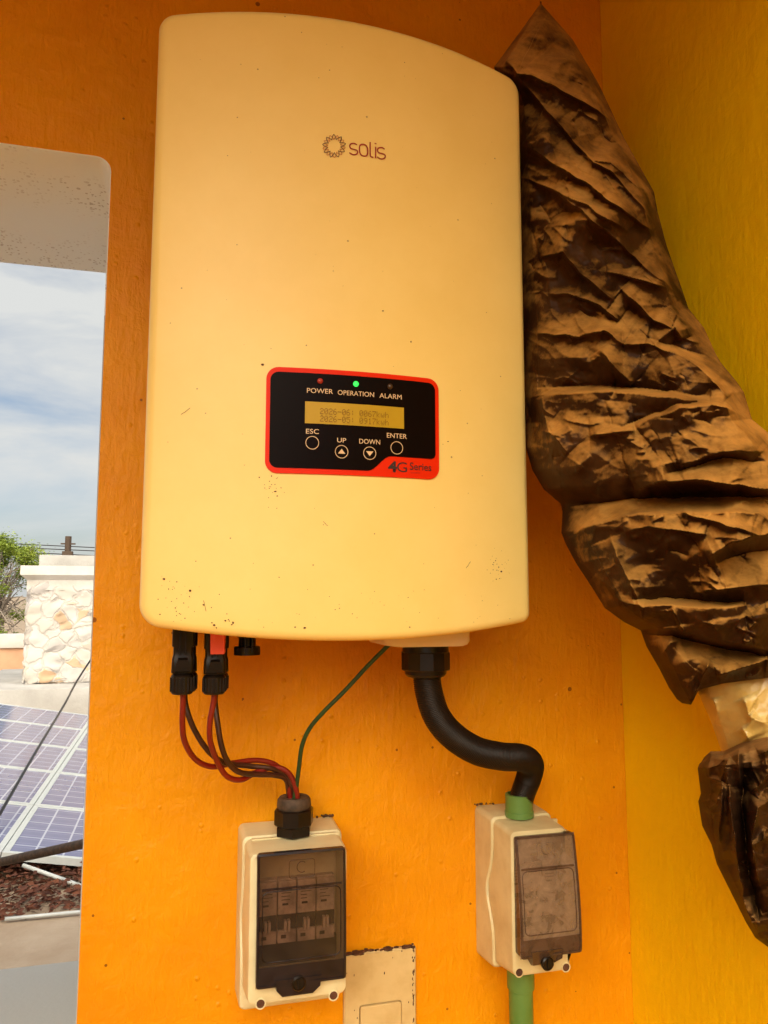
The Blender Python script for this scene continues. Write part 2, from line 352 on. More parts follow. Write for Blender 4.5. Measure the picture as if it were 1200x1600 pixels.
# ------------------------------------------------------------------ inverter
SY, BULGE = .17, .03
IV = empty('solar_inverter', (.158, 0, 1.6+.26), 'cream solar inverter with a curved front cover hung on the orange wall', 'inverter')
pL = ay(232, 500, -SY); pR = ay(820.5, 500, -SY); pT = ay(811, 128, -SY); pB = ay(829, 970, -SY)
IX0, IX1, IZ0, IZ1 = ay(232.5, 500, -SY).x, ay(821.5, 500, -SY).x, ay(832, 972, -SY).z, ay(811, 128, -SY).z + .002
XC, HW = (IX0+IX1)/2, (IX1-IX0)/2
ZC, HH = (IZ0+IZ1)/2, (IZ1-IZ0)/2
def surf_y(x):
    u = (x - XC)/HW; return -(SY + BULGE*(1-u*u))
def on_face(px, py, off=0.0):
    Y = -(SY+BULGE)
    for _ in range(5):
        p = ay(px, py, Y); Y = surf_y(p.x) - off
    return p
def inv_outline(nc=10, ns=40):
    r = .020; pts = []
    def top(x): return IZ1 + .0078*(1-((x-XC)/HW)**2)
    def bot(x): return IZ0 + .001 - .0146*(1-((x-XC)/HW)**2)
    base = []
    for qx, qz, a0, r in ((IX1, IZ1, 0, .016), (IX0, IZ1, 90, .013), (IX0, IZ0, 180, .017), (IX1, IZ0, 270, .0085)):
        ccx = qx-r if qx == IX1 else qx+r; ccz = qz-r if qz == IZ1 else qz+r
        for k_ in range(nc+1): base.append((ccx+r*math.cos(R(a0+90*k_/nc)), ccz+r*math.sin(R(a0+90*k_/nc))))
    k = nc+1
    for q in range(4):
        seg = base[q*k:(q+1)*k]; nxt = base[((q+1)*k) % len(base)]
        pts += seg
        for i in range(1, ns):
            a = seg[-1]; t_ = i/ns
            pts.append((a[0]+(nxt[0]-a[0])*t_, a[1]+(nxt[1]-a[1])*t_))
    o = []
    for x, z in pts:
        f = min(1, max(-1, (z-ZC)/HH))
        add = (top(x)-IZ1)*max(0, f)**1.0 + (bot(x)-IZ0)*max(0, -f)**1.0
        o.append((x, z+add))
    return o
ol = inv_outline()
def inset(pts, d):
    n = len(pts); o = []
    for i in range(n):
        a = Vector(pts[i-1]); b = Vector(pts[(i+1) % n]); t_ = (b-a).normalized(); nrm = Vector((-t_.y, t_.x))
        o.append((pts[i][0]+nrm.x*d, pts[i][1]+nrm.y*d))
    return o
bm = bmesh.new(); loops = []
rf = .0078
loops.append([(x, -.035, z) for x, z in inset(ol, .004)])
loops.append([(x, surf_y(x)+rf, z) for x, z in ol])
for k in range(1, 7):
    a = R(90*k/6); d = rf*(1-math.cos(a)); dy = rf*(1-math.sin(a))
    loops.append([(x, surf_y(x)+dy, z) for x, z in inset(ol, d)])
base = inset(ol, rf)
for k in range(1, 24):
    f = 1-(k/24)
    loops.append([(XC+(x-XC)*f, surf_y(XC+(x-XC)*f), ZC+(z-ZC)*f) for x, z in base])
rows = loft(bm, loops, True, False)
c = bm.verts.new((XC, surf_y(XC), ZC)); lr = rows[-1]
for i in range(len(lr)): bm.faces.new((lr[i], lr[(i+1) % len(lr)], c))
build('front_cover', bm, M['cover'], IV, 4)
# rear chassis and the raised connection block below
bm = bmesh.new(); box(bm, IX0+.02, IX1-.02, -.0345, -.002, IZ0+.03, IZ1-.02, .004)
build('mounting_bracket', bm, M['black'], IV)
bm = bmesh.new()
pa, pb = ay(602, 1012, -.135), ay(738, 1012, -.135)
lp0 = rr(pa.x, pb.x, -.138, -.055, .012, 5); lp1 = rr(pa.x+.012, pb.x-.006, -.135, -.058, .010, 5)
zt, zb = pa.z+.030, pa.z
loft(bm, [[(x, y, zt) for x, y in lp0], [(x, y, zb+.005) for x, y in lp0], [(x, y, zb+.0015) for x, y in inset(lp0, .002)], [(x, y, zb) for x, y in lp1]])
build('connection_block', bm, simple('white_cast_plastic', (.75, .60, .42), .5), IV)

def plate(name, pts, mat, parent, off, th=.0006, yf=surf_y):
    """flat outline (x,z) laid on the curved face"""
    bm = bmesh.new()
    vs = [bm.verts.new((x, 0, z)) for x, z in pts]
    f = bm.faces.new(vs)
    xs = [p[0] for p in pts]
    x0, x1 = min(xs), max(xs); n = max(2, int((x1-x0)/.006))
    for i in range(1, n):
        bmesh.ops.bisect_plane(bm, geom=bm.verts[:]+bm.edges[:]+bm.faces[:], plane_co=(x0+(x1-x0)*i/n, 0, 0), plane_no=(1, 0, 0))
    r = bmesh.ops.extrude_face_region(bm, geom=bm.faces[:])
    ex = [v for v in r['geom'] if isinstance(v, bmesh.types.BMVert)]
    exs = set(ex)
    for v in bm.verts: v.co.y = yf(v.co.x) - off - (th if v in exs else 0)
    return build(name, bm, mat, parent, R(30))
def text(name, s, px0, px1, pyb, cap, mat, parent, off=.0012, yf=None, face=on_face, thick=0.0, weight=0.0, slant=0, refw=None, pyb1=None):
    """lettering on the curved front: from px0 to px1 along the baseline, capital height in photo pixels"""
    cu = bpy.data.curves.new('t', 'FONT'); cu.body = s; cu.size = 1; cu.offset = weight; cu.resolution_u = 4
    ob = bpy.data.objects.new('t', cu); COL.objects.link(ob)
    dg = bpy.context.evaluated_depsgraph_get(); dg.update()
    me = bpy.data.meshes.new_from_object(ob.evaluated_get(dg))
    bpy.data.objects.remove(ob); bpy.data.curves.remove(cu)
    me.name = name
    co = np.zeros(len(me.vertices)*3); me.vertices.foreach_get('co', co); co = co.reshape(-1, 3)
    a, b = face(px0, pyb), face(px1, pyb if pyb1 is None else pyb1)
    c = face((px0+px1)/2, pyb-cap)
    x0, x1 = co[:, 0].min(), co[:, 0].max(); H = .70
    X = a.x + (co[:, 0]-x0)/(x1-x0)*(b.x-a.x)
    Z = (a.z+b.z)/2 + co[:, 1]/H*(c.z-(a.z+b.z)/2)
    Y = np.array([surf_y(x) for x in X]) - off if yf is None else np.array([yf(x) for x in X]) - off
    me.vertices.foreach_set('co', np.stack([X, Y, Z], 1).ravel()); me.update()
    return link_mesh(name, me, mat, parent)
# label with display
LB = [on_face(415, 654), on_face(685, 670)]
lx0, lx1 = LB[0].x, LB[1].x; lz1 = (on_face(550, 580.5).z); lz0 = on_face(550, 743).z
lab = plate('display_label', rr(lx0, lx1, lz0, lz1, .0105, 8), M['red'], IV, .0002, .0012)
bx0, bx1 = on_face(421.5, 640).x, on_face(679, 640).x; bz1 = on_face(550, 588).z; bz0 = on_face(500, 733).z
def Z_(px, py): return on_face(px, py).z
def X_(px, py): return on_face(px, py).x
nz1 = Z_(650, 716)
ptsb = []
r_ = .007
for cx, cz, a0 in ((bx1-r_, bz1-r_, 0), (bx0+r_, bz1-r_, 90), (bx0+r_, bz0+r_, 180)):
    for k in range(7):
        a = R(a0+90*k/6); ptsb.append((cx+r_*math.cos(a), cz+r_*math.sin(a)))
xa, xb = X_(574, 735), X_(610, 716)
ptsb += [(xa, bz0)]
for k in range(1, 8):
    t_ = k/8; ptsb.append((xa+(xb-xa)*t_, bz0+(nz1-bz0)*(t_*t_*(3-2*t_))))
ptsb += [(xb, nz1), (bx1-.004, nz1), (bx1-.0012, nz1+.0012), (bx1, nz1+.004)]
OFF = .0016
blk = plate('display_panel', ptsb, M['glossblack'], IV, .0014, .0006)
def disc(bm, c, r, n=20, y=None, w=None):
    c = Vector(c)
    if w is None:
        v = [bm.verts.new((c.x+r*math.cos(2*math.pi*k/n), surf_y(c.x+r*math.cos(2*math.pi*k/n))-y, c.z+r*math.sin(2*math.pi*k/n))) for k in range(n)]
        bm.faces.new(v)
    else:
        a, b = [], []
        for k in range(n):
            q = 2*math.pi*k/n
            for lst, rr_ in ((a, r-w/2), (b, r+w/2)):
                x = c.x+rr_*math.cos(q); lst.append(bm.verts.new((x, surf_y(x)-y, c.z+rr_*math.sin(q))))
        for k in range(n): bm.faces.new((a[k], a[(k+1) % n], b[(k+1) % n], b[k]))
O2 = .0022
# lcd
lcz1, lcz0 = Z_(550, 632), Z_(550, 665.5)
plate('lcd_screen', [(X_(476, 640), lcz0), (X_(630, 640), lcz0), (X_(630, 640), lcz1), (X_(476, 640), lcz1)][::-1], M['lcd'], IV, .0019, .0004)
F57 = {'0':['01110','10001','10011','10101','11001','10001','01110'],'1':['00100','01100','00100','00100','00100','00100','01110'],
'2':['01110','10001','00001','00110','01000','10000','11111'],'5':['11111','10000','11110','00001','00001','10001','01110'],
'6':['00110','01000','10000','11110','10001','10001','01110'],'7':['11111','00001','00010','00100','01000','01000','01000'],
'9':['01110','10001','10001','01111','00001','00010','01100'],'-':['00000','00000','00000','11111','00000','00000','00000'],
':':['00000','00100','00100','00000','00100','00100','00000'],'k':['10000','10000','10010','10100','11000','10100','10010'],
'w':['00000','00000','10001','10001','10101','10101','01010'],'h':['10000','10000','10110','11001','10001','10001','10001'],' ':['00000']*7}
bm = bmesh.new()
def lcd_line(s, px0, px1, py0, py1):
    xa, xb = X_(px0, (py0+py1)/2), X_(px1, (py0+py1)/2); za, zb = Z_((px0+px1)/2, py0), Z_((px0+px1)/2, py1)
    cw = (xb-xa)/len(s); dx = cw/6; dz = (za-zb)/7
    for i, ch in enumerate(s):
        for r_i, row in enumerate(F57[ch]):
            for c_i, b_ in enumerate(row):
                if b_ == '1':
                    x = xa+cw*i+dx*c_i; z = za-dz*r_i
                    bm.faces.new([bm.verts.new((X, surf_y(X)-.0026, Z)) for X, Z in ((x, z), (x+dx*.95, z), (x+dx*.95, z-dz*.9), (x, z-dz*.9))])
lcd_line('2026-06: 0067kwh', 499, 607, 641.5, 651)
lcd_line('2026-05: 0917kwh', 499, 607, 653, 662.5)
build('lcd_digits', bm, M['lcdink'], IV, None)
# leds
def led(px, py, mat, r=.0025):
    p = on_face(px, py); bm = bmesh.new()
    lathe(bm, [(r, 0), (r, .0008), (r*.75, .0016), (r*.3, .002)], Vector((p.x, surf_y(p.x)-.0020, p.z)), Vector((0, -1, 0)), 16)
    return build('indicator_light', bm, mat, IV)
g, t, b = newmat('green_led'); b.inputs['Base Color'].default_value = (.02, .5, .06, 1); b.inputs['Emission Color'].default_value = (.03, .8, .1, 1); b.inputs['Emission Strength'].default_value = .9
led(499.5, 596.5, simple('red_led', (.38, .03, .02), .25))['label'] = 'dull red power indicator'
led(555.3, 601, g)['label'] = 'lit green operation indicator'
led(608.5, 605, simple('dark_led', (.06, .03, .012), .3))['label'] = 'unlit dark alarm indicator'
text('lettering', 'POWER', 479, 519.5, 615.5, 7.5, M['print'], IV, O2)
text('lettering', 'OPERATION', 527, 583.5, 619.5, 7.5, M['print'], IV, O2)
text('lettering', 'ALARM', 592, 626.5, 623.8, 7.5, M['print'], IV, O2)
text('lettering', 'ESC', 477.5, 497.5, 678.5, 7.5, M['print'], IV, O2)
text('lettering', 'UP', 526, 540, 692, 7, M['print'], IV, O2)
text('lettering', 'DOWN', 560.5, 593, 694.5, 7.5, M['print'], IV, O2)
text('lettering', 'ENTER', 603.5, 634.5, 685.5, 7.5, M['print'], IV, O2)
for px, py, tri in ((487.3, 692.5, 0), (533, 706.5, 1), (576.8, 708.8, -1), (619, 700.5, 0)):
    bm = bmesh.new(); p = on_face(px, py); disc(bm, p, .0056, 28, O2, .00055)
    if tri:
        h = .0017*tri; wv = .0033
        bm.faces.new([bm.verts.new((x, surf_y(x)-O2, z)) for x, z in ((p.x-wv, p.z-h), (p.x+wv, p.z-h), (p.x, p.z+h*1.5))])
    build('push_button', bm, M['print'], IV, None)
text('lettering', '4', 605.5, 619.5, 737.5, 16, M['darkprint'], IV, .0018, weight=.035)
text('lettering', 'G', 619.5, 635, 738, 15.5, M['darkprint'], IV, .0018)
text('lettering', 'Series', 639.5, 673, 735.5, 11.5, M['darkprint'], IV, .0018, weight=.006)
bm = bmesh.new()
for k in range(9):
    p = on_face(641+k*1.7, 739.6+.05*k); x0 = p.x
    bm.faces.new([bm.verts.new((x, surf_y(x)-.0018, z)) for x, z in ((x0, p.z), (x0+.0006, p.z), (x0+.0006, p.z+.0005), (x0, p.z+.0005))])
build('small_print', bm, M['darkprint'], IV, None)
# solis word drawn with strokes, and the sun ring emblem
def stroke(bm, pts, wd, off=.0006, closed=False):
    P = [Vector((p.x, p.z)) for p in pts]; n = len(P); a, b = [], []
    for i in range(n):
        if closed: t_ = P[(i+1) % n]-P[i-1]
        else: t_ = P[min(i+1, n-1)]-P[max(i-1, 0)]
        t_.normalize(); nn = Vector((-t_.y, t_.x))*wd/2
        for lst, q in ((a, P[i]+nn), (b, P[i]-nn)): lst.append(bm.verts.new((q.x, surf_y(q.x)-off, q.y)))
    for i in range(n if closed else n-1):
        j = (i+1) % n; bm.faces.new((a[i], a[j], b[j], b[i]))
def px_path(pts, sub=6):   # coordinates read off the enlarged photo
    sm = catmull([Vector((480+x/8, 190+y/8, 0)) for x, y in pts], sub)
    return [on_face(p.x, p.y) for p in sm]
WD = .00125
bm = bmesh.new()
S1 = [(620, 295), (585, 277), (545, 283), (530, 310), (545, 340), (585, 352), (620, 365), (628, 392), (608, 415), (570, 418), (525, 393)]
stroke(bm, px_path(S1), WD)
cx, cy = 703, 362
stroke(bm, px_path([(cx+52*math.copysign(abs(math.cos(q))**.75, math.cos(q))+2*math.sin(q), cy+73*math.copysign(abs(math.sin(q))**.85, math.sin(q))+10*math.cos(q)) for q in [2*math.pi*k/24 for k in range(24)]], 2)[:-1], WD, closed=True)
stroke(bm, px_path([(785, 260), (785, 340), (786, 410), (793, 440), (825, 452)]), WD)
stroke(bm, px_path([(853, 318), (853, 390), (853, 462)]), WD)
stroke(bm, px_path([(852, 272), (852, 285)], 2), .0018)
stroke(bm, px_path([(x*.98+358, y+52) for x, y in S1]), WD)
build('logo_lettering', bm, M['logored'], IV, None)
for mat, ph, r1, wd, nm, off in ((M['logoorange'], .5, 144, .00052, 'logo_ring', .0006), (M['logodark'], 0, 148, .0006, 'logo_ring', .0009)):
    bm = bmesh.new(); nray = 9; pts = []
    for k in range(nray*12):
        q = 2*math.pi*(k/12+ph)/nray - .03; s_ = k/12 % 1
        tri = abs(2*s_-1)**1.0
        rr_ = 78 + (r1-78)*tri**.9 + 0
        pts.append((335+rr_*math.sin(q), 312-rr_*math.cos(q)))
    stroke(bm, px_path(pts, 1)[:-1], wd, off, closed=True)
    build(nm, bm, mat, IV, None)
# specks of dirt, where the photo shows them
bm = bmesh.new(); rs = random.Random(11)
sp = [(598,486,1.5),(642,534,2.2),(410,570,2),(266,505,1.2),(783,893,1.8),(775,905,1.5),(779,886,1.2),(774,876,1.2),(770,882,1),(243,938,1.8),(244,946,1.6),(240,952,1.4),(250,960,1.2),(256,905,1.8),(318,945,1.4),(335,977,1.9),(338,981,1.4),(331,973,1.2),(296,932,1.2),(297,923,1.8),(364,973,2.2),(362,976,1.4),(476,981,2),(461,980,1.2),(306,877,1),(436,902,1),(505,820,1),(430,768,1.6),(433,775,1.2),(424,744,1.3),(405,746,1.2),(640,980,1),(700,690,1.2),(250,60,1.3),(258,82,1.3),(498,122,1),(515,110,1),(632,98,1.2),(773,248,1.4),(300,1002,1),(352,970,1.3),(357,968,1),(412,980,1),(289,966,1.1),(276,962,1)]
for q in range(34):
    sp.append((rs.gauss(270, 22), rs.gauss(930, 26), rs.uniform(.5, 1.0)))
for q in range(36): sp.append((rs.uniform(250, 800), 965+rs.uniform(-45, 8), rs.uniform(.4, .9)))
for q in range(26): sp.append((rs.gauss(778, 9), rs.gauss(890, 14), rs.uniform(.5, .9)))
for q in range(24): sp.append((rs.gauss(428, 9), rs.gauss(765, 14), rs.uniform(.5, .9)))
for q in range(50): sp.append((rs.uniform(255, 800), rs.uniform(60, 960), rs.uniform(.3, .7)))
for px, py, r in sp:
    p = on_face(px, py)
    if p.z < IZ0-.006 or p.x < IX0+.014 or p.x > IX1-.014: continue
    n = 7; rad = r*.62*.00057*1.4; e = rs.uniform(.6, 1.5)
    vs = []
    for k in range(n):
        q = 2*math.pi*k/n; rr_ = rad*rs.uniform(.7, 1.2); x = p.x+rr_*math.cos(q)*e; vs.append(bm.verts.new((x, surf_y(x)-.0004, p.z+rr_*math.sin(q))))
    bm.faces.new(vs)
for a, b_ in (((318,938),(322,955)),((283,648),(297,638)),((735,878),(728,888)),((505,815),(512,822))):
    pa, pb_ = on_face(*a), on_face(*b_); stroke(bm, [pa.lerp(pb_, k/8)+Vector((0, 0, rs.uniform(-.0003, .0003))) for k in range(9)], .00035, .0004)
tag(build('dirt_specks', bm, simple('speck_dirt', (.10, .035, .012), .8), IV, None), kind='stuff')

# ------------------------------------------------------------------ plugs, cables
def plug(parent, px, y, pz_top, pz_bot, wpx=16.5, clip=False):
    """solar plug hanging from the inverter: body, latch arms, coupling nut"""
    t0, b0 = ay(px, pz_top, y), ay(px-1, pz_bot, y)
    x, ztop, zb = (t0.x+b0.x)/2, t0.z+.03, b0.z
    s = wpx/1200*(DW+y); H = t0.z - zb
    bm = bmesh.new()
    n = lambda f: zb + H*f
    def ring(z, a, bb, r): return [(x+q[0], y+q[1], z) for q in rr(-a, a, -bb, bb, r, 4)]
    loft(bm, [ring(n(.34), s*.98, s*.9, s*.5), ring(n(.36), s*.98, s*.9, s*.3), ring(n(.56), s*.94, s*.85, s*.25), ring(n(.62), s*.85, s*.8, s*.25), ring(n(.74), s*.85, s*.8, s*.25),
              ring(n(.76), s*.97, s*.85, s*.2), ring(ztop, s*.97, s*.85, s*.2)])
    # wedge latch on the front
    fy = y - s*.86
    v = [bm.verts.new(p) for p in ((x-s*.75, fy, n(.355)), (x+s*.75, fy, n(.355)), (x+s*.45, fy-.0035, n(.55)), (x-s*.45, fy-.0035, n(.55)), (x-s*.4, fy, n(.585)), (x+s*.4, fy, n(.585)), (x-s*.75, fy-.003, n(.375)), (x+s*.75, fy-.003, n(.375)))]
    bm.faces.new((v[6], v[7], v[2], v[3])); bm.faces.new((v[3], v[2], v[5], v[4])); bm.faces.new((v[0], v[1], v[7], v[6])); bm.faces.new((v[0], v[6], v[3], v[4])); bm.faces.new((v[1], v[5], v[2], v[7]))
    # two ribs with bright worn edges
    for dx in (-s*.28, s*.2): box(bm, x+dx-.0008, x+dx+.0008, fy-.0012, fy+.002, n(.62), ztop, .0003, 1)
    o = build('plug_body', bm, M['black'], parent)
    bm = bmesh.new(); prof = [(s*.55, H*.0), (s*.85, H*.008), (s*.97, H*.03), (s*1.0, H*.10), (s*1.02, H*.29), (s*.9, H*.32), (s*.8, H*.335)]
    lathe(bm, prof, Vector((x, y, zb)), n=18)
    for k in range(18):
        q = 2*math.pi*k/18; cxx, cyy = x+math.cos(q)*s*1.0, y+math.sin(q)*s*1.0
        box(bm, cxx-.0007, cxx+.0007, cyy-.0007, cyy+.0007, zb+H*.05, zb+H*.27)
    build('coupling_nut', bm, M['black'], parent)
    if clip:
        bm = bmesh.new(); a0, a1 = ay(329, 990, fy-.004), ay(354, 1022, fy-.004)
        xx0, xx1 = a0.x, a1.x; z0 = a1.z
        v = [(xx0+.0005, fy-.0035, z0), (xx1-.002, fy-.004, z0), (xx1-.0005, fy+.004, z0+.0015), (xx0, fy+.004, z0+.0015)]
        v2 = [(xx0-.0012, fy-.006, z0+.05), (xx1-.004, fy-.0075, z0+.05), (xx1+.001, fy+.004, z0+.05), (xx0-.0015, fy+.004, z0+.05)]
        loft(bm, [v, v2]); build('lock_clip', bm, M['redclip'], parent)['label'] = 'bright red locking clip'
    return Vector((x, y, zb))
def wire_pts(spec): return catmull([ay(px, py, y) for px, py, y in spec], 8)
GY = -.045
def cable(label, plugspec, pts, mat, clip=False, group='solar cables plugged into the inverter'):
    px, y, t_, b_ = plugspec
    p = ay(px, b_, y)
    root = empty('solar_cable', p, label, 'cable', group)
    plug(root, px, y, t_, b_, clip=clip)
    bm = bmesh.new(); tube(bm, wire_pts([(px-1, b_-8, y)]+pts), .0027, 12)
    build('wire', bm, mat, root, 4)
cable('red solar cable under the leftmost black plug, lowest in the left bend', (286, -.115, 985, 1085), [(286, 1095, -.114), (285, 1130, -.110), (289, 1160, -.10), (306, 1187, -.085), (332, 1198, -.072), (365, 1192, -.062), (400, 1188, -.055), (428, 1194, -.052), (445, 1212, -.05), (452, 1232, -.047), (455, 1262, GY)], M['redwire'])
cable('dark solar cable behind the leftmost red one, crossing it on the way down', (291, -.085, 985, 1081), [(289, 1095, -.088), (297, 1125, -.09), (312, 1155, -.085), (330, 1178, -.080), (352, 1192, -.070), (390, 1197, -.06), (425, 1201, -.058), (447, 1212, -.052), (458, 1232, -.05), (461, 1262, GY+.004)], M['darkwire'])
cable('red solar cable with a red locking clip on its plug', (336, -.115, 990, 1085), [(334, 1095, -.114), (328, 1130, -.112), (329, 1160, -.105), (341, 1193, -.09), (356, 1214, -.08), (378, 1218, -.07), (402, 1206, -.06), (430, 1199, -.056), (450, 1207, -.056), (462, 1230, -.055), (465, 1262, GY-.006)], M['redwire'], clip=True)
cable('dark solar cable behind the plug with the red clip', (340, -.085, 990, 1080), [(336, 1095, -.09), (340, 1130, -.095), (346, 1165, -.095), (356, 1190, -.088), (373, 1206, -.078), (400, 1210, -.068), (428, 1211, -.060), (446, 1217, -.052), (451, 1236, -.045), (452, 1262, GY+.006)], M['darkwire'])
# the spare socket, part of the inverter
bm = bmesh.new(); p = ay(386, 1023, -.10); s = .0125
prof = [(s*.2, 0), (s, 0), (s, .007), (s*.93, .008), (s*.66, .0085), (s*.64, .0155), (s*.66, .016), (s*1.0, .018), (s*1.0, .03), (s*.8, .031), (s*.8, .055)]
lathe(bm, prof, p, n=24)
for dx in (-.003, .0035): box(bm, p.x+dx-.0006, p.x+dx+.0006, p.y-s*1.06, p.y-s*.6, p.z+.002, p.z+.02)
build('spare_socket', bm, M['black'], IV)
# earth wire
GW = empty('earth_wire', ay(610, 1003, -.12), 'thin green earth wire slanting from the inverter down to the left breaker box', 'wire')
bm = bmesh.new(); tube(bm, wire_pts([(625, 990, -.12), (610, 1005, -.12), (575, 1040, -.11), (540, 1078, -.10), (505, 1113, -.09), (484, 1138, -.08), (472, 1165, -.072), (467, 1200, -.062), (463, 1230, -.055), (457, 1262, GY-.006)]), .0022, 10)
build('wire', bm, M['greenwire'], GW, 4)
# black conduit
CD = empty('flexible_conduit', ay(665, 1005, -.10), 'thick black corrugated conduit curving from the inverter gland to the green adapter', 'conduit')
gp = ay(665, 1057, -.10); u = .75/1200
g0 = ay(665, 1000, -.10).z
def hexprof(bm, c, r, z0, z1, n=8, bev=.0015, rot=0):
    loops = []
    for z, rr_ in ((z0, r-bev), (z0+bev, r), (z1-bev, r), (z1, r-bev)):
        loops.append([(c.x+rr_*math.cos(2*math.pi*(k+rot)/n), c.y+rr_*math.sin(2*math.pi*(k+rot)/n), z) for k in range(n)])
    loft(bm, loops)
bm = bmesh.new()
zA, zB, zC2, zD = ay(665, 1000, -.10).z, ay(665, 1018, -.10).z, ay(665, 1047, -.10).z, ay(665, 1059, -.10).z
lathe(bm, [(37*u, 0), (37.5*u, zB-zA)], Vector((gp.x, -.10, zA)), n=32)
hexprof(bm, Vector((gp.x, -.10, 0)), 40*u, zC2, zB+.0005, 12, .0012)
lathe(bm, [(24*u, 0), (30*u, .0015), (33.5*u, .004), (34*u, zC2-zD+.001)], Vector((gp.x, -.10, zD)), n=32)
build('cable_gland', bm, M['black'], CD, R(25))
path = catmull([ay(px, py, y) for px, py, y in [(666, 1035, -.10), (669, 1075, -.10), (682, 1118, -.10), (708, 1150, -.10), (745, 1173, -.098), (785, 1182, -.093), (815, 1184, -.083), (829, 1194, -.066), (826, 1215, -.052), (817, 1240, -.047), (812, 1262, -.045)]], 60)
# resample evenly
cum = [0]
for a, b_ in zip(path, path[1:]): cum.append(cum[-1]+(b_-a).length)
tot = cum[-1]; nres = 620; rp = []; j = 0
for k in range(nres+1):
    s_ = tot*k/nres
    while j < len(cum)-2 and cum[j+1] < s_: j += 1
    f = (s_-cum[j])/max(1e-9, cum[j+1]-cum[j]); rp.append(path[j].lerp(path[j+1], f))
rad = [.0138 - .0012*max(0, (k/nres-.8)/.2) + .00042*math.sin(k*math.pi/2.0) for k in range(nres+1)]
bm = bmesh.new(); tube(bm, rp, rad, 22); build('hose', bm, M['hose'], CD, 4)

